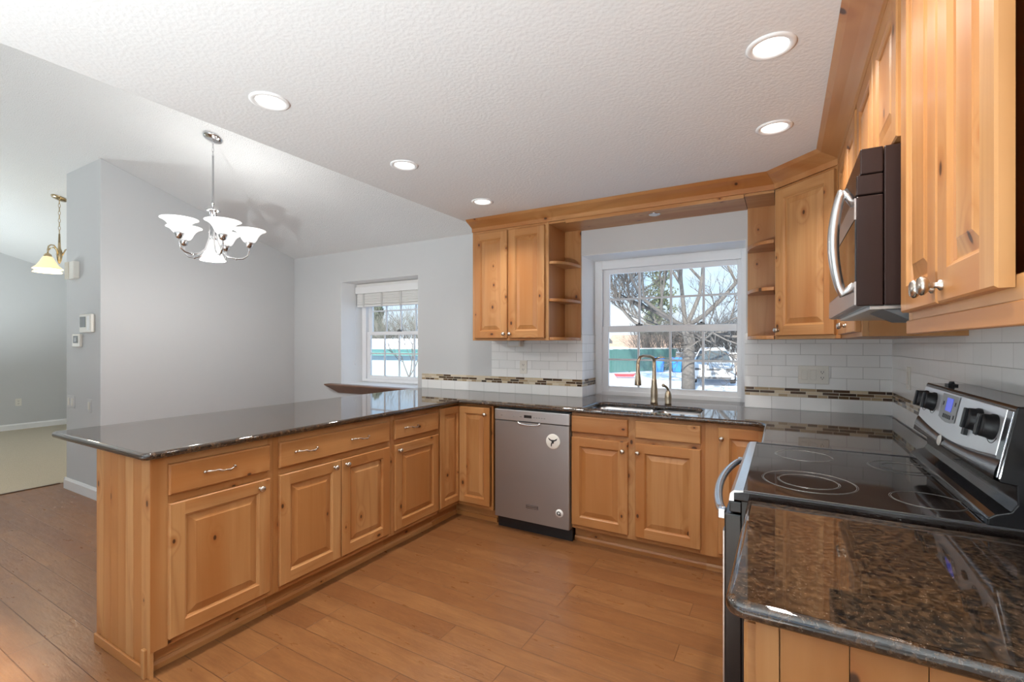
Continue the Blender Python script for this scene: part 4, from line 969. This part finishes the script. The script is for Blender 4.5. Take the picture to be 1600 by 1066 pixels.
# ------------------------------------------------------------------ small wall fittings
def outlet(x, y, z, rz, label, group='outlets'):
    c = thing('wall_outlet', label, 'outlet', (x, y, z), rz, group)
    q = MB(); q.box(-0.035, 0.035, -0.006, 0, -0.058, 0.058); q.build('cover_plate', PLATE, c, bevel=0.003)
    for dz in (-0.02, 0.02):
        q = MB(); q.box(-0.016, 0.016, -0.008, -0.006, dz-0.014, dz+0.014); so = q.build('socket', PLATE, c, bevel=0.002)
        q = MB(); q.box(-0.008, -0.005, -0.0086, -0.0079, dz-0.004, dz+0.006); q.box(0.005, 0.008, -0.0086, -0.0079, dz-0.004, dz+0.006); q.lathe([(0.0001, -0.0086), (0.003, -0.0086)], (0, 0, dz-0.009), 8, 'y'); q.build('slots', INK, so)
    return c
outlet(-1.938, YW-T, 1.145, 0, 'white outlet in the tile below the two-door wall cabinet')
outlet(XF, 2.53, 0.43, PI/2, 'white outlet low on the far living room wall')
c = thing('switch_plate', 'triple plate with two rocker switches and an outlet on the tile under the angled cabinet', 'switch', (0.167, YW-T, 1.146))
q = MB(); q.box(-0.083, 0.083, -0.006, 0, -0.058, 0.058); q.build('cover_plate', PLATE, c, bevel=0.003)
for x in (-0.048, 0.0):
    q = MB(); q.box(x-0.017, x+0.017, -0.010, -0.006, -0.033, 0.033); q.build('rocker', PLATE, c, bevel=0.002)
q = MB(); q.box(0.031, 0.065, -0.008, -0.006, -0.034, 0.034); so = q.build('socket', PLATE, c, bevel=0.002)
q = MB()
for dz in (-0.018, 0.018):
    q.box(0.040, 0.043, -0.0086, -0.0079, dz-0.003, dz+0.007); q.box(0.053, 0.056, -0.0086, -0.0079, dz-0.003, dz+0.007); q.lathe([(0.0001, -0.0086), (0.003, -0.0086)], (0.048, 0, dz-0.008), 8, 'y')
q.build('slots', INK, so)
c = thing('switch_plate', 'blank white plate on the tile between the room corner and the range', 'switch', (XR-T, 3.13, 1.165), -PI/2)
q = MB(); q.box(-0.035, 0.035, -0.006, 0, -0.058, 0.058); q.build('cover_plate', PLATE, c, bevel=0.003)
q = MB(); q.box(-0.017, 0.017, -0.009, -0.006, -0.033, 0.033); q.build('rocker', PLATE, c, bevel=0.002)
c = thing('junction_box', 'small white box fixed to the underside of the two-door wall cabinet', 'box', (-1.985, 3.50, ZU0-0.052))
q = MB(); q.box(-0.062, 0.062, -0.03, 0.03, 0.0, 0.0515); q.build('housing', PLATE, c, bevel=0.004)
q = MB(); q.box(-0.05, 0.05, -0.033, -0.030, 0.008, 0.044); q.build('lid', WHITEP, c, bevel=0.002)
YE = y0
c = thing('doorbell_chime', 'ivory and white chime box high on the narrow face of the stub wall', 'chime', (-5.585, YE, 2.01))
q = MB(); q.box(-0.09, 0.09, -0.045, 0, -0.078, 0.078); q.build('cover', PLATE, c, bevel=0.006)
q = MB(); q.box(-0.094, -0.01, -0.049, -0.0455, -0.076, 0.076); q.build('front_panel', IVORY, c)
c = thing('alarm_keypad', 'white alarm keypad with a dark screen, upper of two controls on the stub wall', 'keypad', (-5.290, YE, 1.525))
q = MB(); q.box(-0.125, 0.125, -0.03, 0, -0.080, 0.080); q.build('case', PLATE, c, bevel=0.008)
q = MB(); q.box(-0.105, 0.012, -0.0325, -0.030, -0.035, 0.058); q.build('screen', SCREEN, c)
q = MB(); q.box(0.045, 0.10, -0.034, -0.030, -0.06, 0.06); q.build('flap', WHITEP, c, bevel=0.002)
c = thing('thermostat', 'small white thermostat with a square display, below the alarm keypad', 'thermostat', (-5.515, YE, 1.375))
q = MB(); q.box(-0.085, 0.085, -0.022, 0, -0.058, 0.058); q.build('case', PLATE, c, bevel=0.006)
q = MB(); q.box(-0.055, 0.045, -0.0245, -0.022, -0.024, 0.042); sc_ = q.build('screen', SCREEN, c)
q = MB(); q.box(-0.030, 0.020, -0.0252, -0.0245, -0.010, 0.026); q.build('readout', GREYP, sc_)
c = thing('switch_plate', 'double grey-white switch plate low on the stub wall', 'switch', (-5.685, YE, 0.812))
q = MB(); q.box(-0.085, 0.085, -0.006, 0, -0.058, 0.058); q.build('cover_plate', plain('grey_white_plate', (0.60, 0.60, 0.60), 0.4), c, bevel=0.003)
for x in (-0.04, 0.04):
    q = MB(); q.box(x-0.018, x+0.018, -0.010, -0.006, -0.033, 0.033); q.build('rocker', PLATE, c, bevel=0.002)
c = thing('switch_plate', 'single white switch plate on the stub wall near its corner', 'switch', (-5.275, YE, 0.80))
q = MB(); q.box(-0.038, 0.038, -0.006, 0, -0.062, 0.062); q.build('cover_plate', bpy.data.materials['grey_white_plate'], c, bevel=0.003)
q = MB(); q.box(-0.017, 0.017, -0.010, -0.006, -0.033, 0.033); q.build('rocker', PLATE, c, bevel=0.002)

# ------------------------------------------------------------------ outdoors
GZ = -0.4
b = MB(); n = 40
vs = []; fs = []
for j in range(n+1):
    for i in range(n+1):
        x = -70+120*i/n; y = 4.2+90*j/n
        vs.append((x, y, GZ + 0.14*mnoise.noise((x*0.16, y*0.16, 3.0)) - 0.02))
for j in range(n):
    for i in range(n): fs.append((j*(n+1)+i, j*(n+1)+i+1, (j+1)*(n+1)+i+1, (j+1)*(n+1)+i))
b.add(vs, fs, smooth=True); b.box(-70, 50, -40, 4.2, GZ-0.1, GZ-0.03); struct(b.build('ground', SNOW))
def grow(q, p, d, L_, r, depth, R, spread, up, kids, mi=0):
    n_ = 4; pts = [Vector(p)]; dd_ = Vector(d).normalized()
    for i in range(n_):
        dd_ = (dd_ + Vector((R.uniform(-1, 1), R.uniform(-1, 1), R.uniform(-1, 1)))*0.16 + Vector((0, 0, up))).normalized()
        pts.append(pts[-1] + dd_*L_/n_)
    rs = [r*(1-0.45*i/n_) for i in range(n_+1)]
    q.tube(pts, rs, 6 if depth > 2 else 3, mi if depth > 2 else 1, cap=False)
    if depth == 0: return
    k = kids[min(depth, len(kids)-1)]
    for i in range(k):
        t_ = R.uniform(0.35, 1.0) if i else 1.0
        a = pts[min(n_-1, int(t_*n_))].lerp(pts[min(n_, int(t_*n_)+1)], t_*n_-int(t_*n_)) if t_ < 1 else pts[-1]
        nd = (dd_ + Vector((R.uniform(-1, 1), R.uniform(-1, 1), R.uniform(-0.5, 0.8)))*spread).normalized()
        grow(q, a, nd, L_*R.uniform(0.55, 0.8), r*0.6*R.uniform(0.8, 1.05), depth-1, R, spread, up, kids, mi)
def tree(name, label, base, trunk, r, limbs, seed, depth=4, kids=(0, 4, 4, 4, 3), spread=0.85, L0=2.6, group='bare trees outside'):
    R = random.Random(seed); c = thing(name, label, 'tree', base, 0, group)
    q = MB(); pts = [Vector((0, 0, 0))]
    for i, p in enumerate(trunk): pts.append(Vector(p))
    q.tube(pts, [r*1.12]+[r*(1-0.3*i/len(trunk)) for i in range(len(trunk))], 14); q.build('trunk', BARK, c)
    q = MB()
    for d, l in limbs: grow(q, pts[-1]-Vector((0, 0, 0.1)), d, l, r*0.42, depth, R, spread, 0.06, kids)
    q.build('branches', [BARK, TWIG], c)
    return c
tree('bare_tree', 'big bare tree with a thick grey trunk, centre of the sink window view', (-3.2, 19.3, GZ), [(0, 0, 1.0), (0.05, 0, 1.9), (-0.1, 0, 2.5)], 0.23,
     [((-0.1, 0, 1), 3.4), ((0.9, -0.2, 0.45), 3.6), ((-0.8, 0.3, 0.35), 2.8), ((0.3, 0.3, 0.9), 3.0), ((0.7, -0.6, 0.1), 2.6), ((-0.5, -0.6, 0.3), 2.4), ((0.9, 0.1, -0.15), 2.2), ((-0.9, -0.2, -0.1), 2.0)], 11, depth=5, kids=(0, 4, 4, 4, 4, 4), spread=0.95)
tree('bare_tree', 'small bare tree beside the pale shed, forked low', (-12.4, 13.6, GZ), [(0, 0, 0.35), (0.02, 0, 0.55)], 0.06,
     [((-0.5, 0, 1), 1.1), ((0.6, 0, 0.9), 1.2), ((0.0, 0.2, 1), 1.3)], 21, depth=3)
def evergreen(label, base, h, rad, seed, N_=2600):
    R = random.Random(seed); c = thing('evergreen_tree', label, 'tree', base, 0, 'evergreens outside')
    q = MB(); q.tube([(0, 0, 0), (0, 0, h*0.9)], [0.18, 0.04], 8); q.build('trunk', BARK, c)
    q = MB()
    for i in range(N_):
        z = h*(0.12+0.88*R.random()); rr = rad*(1-z/h)**0.6*(0.75+0.35*math.sin(z*3.1+seed))*math.sqrt(R.random()); a = R.random()*2*PI
        p = Vector((rr*math.cos(a), rr*math.sin(a), z)); s_ = R.uniform(0.12, 0.30)
        u = Vector((R.uniform(-1, 1), R.uniform(-1, 1), R.uniform(-1, 1))).normalized()*s_; w_ = u.cross(Vector((R.uniform(-1, 1), R.uniform(-1, 1), R.uniform(-1, 1)))).normalized()*s_*0.45; t3 = u.cross(w_).normalized()*s_*0.25
        q.add([p-u, p+w_, p+u, p-w_, p+t3], [(0, 1, 4), (1, 2, 4), (2, 3, 4), (3, 0, 4)])
    q.build('foliage', NEEDLE, c)
evergreen('tall evergreen standing behind the big bare tree', (-11.9, 53.5, GZ), 17.0, 2.7, 3)
evergreen('low rounded evergreen beside the tall one', (-15.0, 63.0, GZ), 7.4, 2.2, 4, 1500)
evergreen('dark evergreen behind the shed in the dining window view', (-28.5, 27.5, GZ), 5.2, 1.9, 6, 1800)
TWIG2 = plain('pale_twig', (0.23, 0.22, 0.19), 0.9, noise=0.5, nscale=2)
def thicket(name, label, spots, seed, n_, mat=None):
    """A tangle of bare stems nobody could count: one object."""
    R = random.Random(seed); q = MB()
    for (x, y, h) in spots:
        for i in range(n_):
            a = 2*PI*i/n_; d = Vector((math.cos(a)*R.uniform(0.1, 0.8), math.sin(a)*R.uniform(0.1, 0.8), 1))
            grow(q, (x+0.5*math.cos(a)*R.random(), y+0.5*math.sin(a)*R.random(), GZ), d, h*R.uniform(0.45, 0.6), 0.032, 3, R, 0.8, 0.05, (0, 4, 4, 3))
    o = q.build(name, [mat or TWIG]*2); tag(o, label, 'shrubs'); o['kind'] = 'stuff'; return o
thicket('bare_thicket', 'tangle of bare winter shrubs behind the fences and the parked car', [(-8.9+1.05*i, 35.6-0.25*i+0.5*math.sin(i*2.1), 2.9+0.4*math.sin(i*1.3)+0.05*i) for i in range(10)], 31, 20)
thicket('bare_thicket', 'tangle of bare winter shrubs behind the pale blue shed', [(-25.5, 20.9, 3.0), (-23.9, 21.6, 3.5), (-22.2, 21.0, 3.6), (-20.6, 21.6, 3.3), (-19.0, 21.3, 3.6), (-17.4, 21.6, 3.3), (-15.8, 21.0, 3.0)], 53, 15, TWIG2)
def fence(label, p0, p1, h, mat, bw=0.14, group='garden fences'):
    p0, p1 = Vector(p0), Vector(p1); L_ = (p1-p0).length; a = math.atan2(p1.y-p0.y, p1.x-p0.x)
    c = thing('fence', label, 'fence', (p0.x, p0.y, GZ), a, group)
    q = MB(); k = int(L_/bw)
    for i in range(k): q.box(i*bw, (i+1)*bw-0.012, -0.012, 0.012, 0.03, h+0.02*math.sin(i*5.1), 0)
    q.build('board_panel', mat, c)
    for i in range(int(L_/2.4)+1):
        q = MB(); q.box(i*2.4-0.05, i*2.4+0.05, 0.013, 0.11, -0.05, h+0.05); q.build('post', mat, c)
    q = MB(); q.box(0, L_, -0.03, 0.05, h+0.02, h+0.07); q.build('snow_cap', SNOW, c)
fence('teal painted board fence topped with snow, past the sink window', (-10.6, 25.0), (-6.2, 33.0), 1.42, FENCEM)
fence('weathered grey board fence behind the parked car', (-6.0, 31.8), (1.5, 30.2), 1.15, GREYWD)
def bin_(x, y, label):
    c = thing('trash_bin', label, 'bin', (x, y, GZ), 0.2, 'blue bins')
    q = MB(); q.loft([[(sx*0.24, sy*0.24, 0.0) for sx, sy in ((-1, -1), (1, -1), (1, 1), (-1, 1))], [(sx*0.30, sy*0.30, 0.82) for sx, sy in ((-1, -1), (1, -1), (1, 1), (-1, 1))]]); q.build('body', BLUEP, c, bevel=0.03)
    q = MB(); q.loft([[(sx*0.32, sy*0.33, 0.82) for sx, sy in ((-1, -1), (1, -1), (1, 1), (-1, 1))], [(sx*0.28, sy*0.28, 0.92) for sx, sy in ((-1, -1), (1, -1), (1, 1), (-1, 1))]]); q.build('lid', BLUEP, c, bevel=0.02)
    for sx in (-1, 1):
        q = MB(); q.lathe([(0.09, -0.03), (0.09, 0.03)], (sx*0.27, 0.2, 0.09), 14, 'x', cap=True); q.build('wheel', RUBBER, c)
bin_(-6.75, 30.3, 'blue wheeled bin beside the teal fence'); bin_(-5.75, 30.6, 'blue wheeled bin close to the big tree trunk')
# parked white car, nose towards the house
c = thing('car', 'white snow-topped car parked beside the big bare tree', 'car', (-2.55, 21.6, GZ+0.02), math.radians(8))
def cs(y, zb, zs, zr, w0, w1, wr):
    return [(-w0, y, zb), (w0, y, zb), (w1, y, zs*0.62), (w1*0.97, y, zs), (wr, y, zr), (-wr, y, zr), (-w1*0.97, y, zs), (-w1, y, zs*0.62)]
q = MB(); q.loft([cs(-0.02, 0.34, 0.62, 0.66, 0.66, 0.74, 0.70), cs(0.12, 0.22, 0.78, 0.82, 0.80, 0.84, 0.76), cs(1.05, 0.22, 0.90, 0.95, 0.84, 0.88, 0.78), cs(1.25, 0.22, 0.92, 0.98, 0.84, 0.88, 0.76), cs(1.95, 0.22, 0.93, 1.42, 0.84, 0.88, 0.60), cs(3.5, 0.22, 0.94, 1.46, 0.84, 0.88, 0.60), cs(4.25, 0.24, 0.94, 1.12, 0.82, 0.86, 0.62), cs(4.4, 0.34, 0.86, 0.92, 0.74, 0.78, 0.60)], smooth=False); q.build('body', CARW, c, bevel=0.04)
q = MB(); q.add([(-0.72, 1.27, 1.00), (0.72, 1.27, 1.00), (0.57, 1.90, 1.40), (-0.57, 1.90, 1.40)], [(0, 1, 2, 3)]); wsh = q.build('windshield', plain('dark_car_glass', (0.08, 0.10, 0.11), 0.1), c); wsh.location = (0, -0.03, 0.02)
for sx in (-1, 1):
    q = MB(); q.add([(sx*0.865, 1.5, 0.98), (sx*0.865, 3.6, 0.98), (sx*0.64, 3.4, 1.38), (sx*0.66, 2.0, 1.36)], [(0, 1, 2, 3)]); q.build('side_window', bpy.data.materials['dark_car_glass'], c)
    q = MB(); q.box(sx*0.62-0.13, sx*0.62+0.13, -0.03, 0.10, 0.60, 0.70); q.build('headlight', DKGREY, c, bevel=0.02)
    q = MB(); q.box(sx*0.93-0.07, sx*0.93+0.07, 1.40, 1.52, 0.95, 1.08); q.build('side_mirror', CARW, c, bevel=0.02)
    for yy in (0.85, 3.55):
        q = MB(); q.lathe([(0.19, -0.11), (0.31, -0.11), (0.33, -0.07), (0.33, 0.07), (0.31, 0.11), (0.19, 0.11)], (sx*0.78, yy, 0.33), 20, 'x', cap=True); q.build('wheel', RUBBER, c)
q = MB(); q.box(-0.30, 0.30, -0.035, 0.02, 0.60, 0.68); q.build('grille', DKGREY, c); q = MB(); q.box(-0.16, 0.16, -0.045, 0.02, 0.42, 0.52); q.build('number_plate', GREYP, c)
q = MB(); q.box(-0.68, 0.68, 0.0, 0.2, 0.235, 0.38); q.build('bumper', DKGREY, c, bevel=0.03)
q = MB(); q.loft([[(-0.60, 1.9, 1.42), (0.60, 1.9, 1.42), (0.60, 3.5, 1.465), (-0.60, 3.5, 1.465)], [(-0.50, 2.0, 1.53), (0.50, 2.0, 1.53), (0.50, 3.4, 1.56), (-0.50, 3.4, 1.56)]]); q.build('roof_snow', SNOW, c, bevel=0.03)
def house(label, loc, rz, w, d, h, rh, wallm, roofm, cat='house', name='house', snow=True):
    c = thing(name, label, cat, loc, rz)
    q = MB(); q.prism([(0, 0), (d, 0), (d, h), (d/2, h+rh), (0, h)], 'x', 0, w); q.build('wall', wallm, c)
    q = MB(); e = 0.45; k = rh/(d/2)
    q.prism([(-e, h-e*k), (d/2, h+rh), (d+e, h-e*k), (d+e, h-e*k+0.16), (d/2, h+rh+0.16), (-e, h-e*k+0.16)], 'x', -e, w+e); rf = q.build('roof', roofm, c)
    if snow:
        q = MB(); q.prism([(-e+0.5, h-e*k+0.5*k+0.165), (d/2, h+rh+0.165), (d+e, h-e*k+0.165), (d+e, h-e*k+0.28), (d/2, h+rh+0.30), (-e+0.5, h-e*k+0.5*k+0.26)], 'x', -e+0.3, w+e-0.1); q.build('roof_snow', SNOW, rf)
    if name == 'shed': return c
    q = MB(); q.box(w*0.35, w*0.35+0.9, -0.03, 0.02, h*0.35, h*0.8); f_ = q.build('window', WHITEP, c)
    q = MB(); q.box(w*0.35+0.07, w*0.35+0.83, -0.04, -0.03, h*0.35+0.07, h*0.8-0.07); q.build('pane', SCREEN, f_)
    return c
house('tan-roofed house far behind the teal fence', (-14.2, 44.0, GZ), math.radians(10), 6.0, 6.0, 1.5, 1.0, SIDING, TANROOF, snow=False)
house('pale house with a snowy gable roof, at the edge of the sink window view', (-17.6, 26.2, GZ), math.radians(-8), 5.6, 7.0, 2.0, 1.6, plain('white_siding', (0.75, 0.76, 0.78), 0.7), GREYWD)
c = house('pale blue shed with a snowy roof in the dining window view', (-18.4, 14.8, GZ), math.radians(12), 6.2, 3.0, 1.35, 0.35, plain('pale_blue_boards', (0.29, 0.385, 0.44), 0.7), plain('teal_fascia', (0.07, 0.20, 0.19), 0.6), 'shed', 'shed')
c = thing('plant_pot', 'terracotta pot on the snow beside the parked car', 'pot', (-1.7, 24.6, GZ))
q = MB(); q.lathe([(0.14, 0), (0.24, 0.36), (0.26, 0.36), (0.26, 0.42), (0.22, 0.42), (0.21, 0.36)], (0, 0, 0), 18, cap=False); q.build('pot', CLAY, c)
q = MB(); q.lathe([(0.21, 0.38), (0.0001, 0.40)], (0, 0, 0), 18); q.build('snow', SNOW, c)
c = thing('sled', 'red plastic sled lying on the snow in front of the teal fence', 'sled', (-7.2, 24.2, GZ+0.02), 0.4)
q = MB(); q.loft([[(-0.42, -0.2, 0.03), (0.42, -0.2, 0.03), (0.5, 0.0, 0.03), (0.42, 0.2, 0.03), (-0.42, 0.2, 0.03)], [(-0.5, -0.26, 0.16), (0.5, -0.26, 0.16), (0.62, 0.0, 0.22), (0.5, 0.26, 0.16), (-0.5, 0.26, 0.16)]]); q.build('shell', REDP, c)
q = MB(); q.tube([(0.55, 0.1, 0.2), (0.75, 0.05, 0.12), (0.75, -0.05, 0.12), (0.55, -0.1, 0.2)], 0.012, 6); q.build('rope', INK, c)

# daylight portals at the glazed openings
def portal(x0, x1, z0, z1, y, face):
    l = bpy.data.lights.new('portal', 'AREA'); l.shape = 'RECTANGLE'; l.size = x1-x0; l.size_y = z1-z0; l.cycles.is_portal = True
    o = bpy.data.objects.new('portal', l); COL.objects.link(o); o.location = ((x0+x1)/2, y, (z0+z1)/2)
    o.rotation_euler = Vector((0, face, 0)).to_track_quat('-Z', 'Z').to_euler()
portal(W1[0], W1[1], W1[2], W1[3], YO+0.01, -1); portal(W2[0], W2[1], W2[2], W2[3], YO+0.01, -1)
for x0, x1, z0, z1 in OP: portal(x0, x1, z0, z1, YB-0.11, 1)
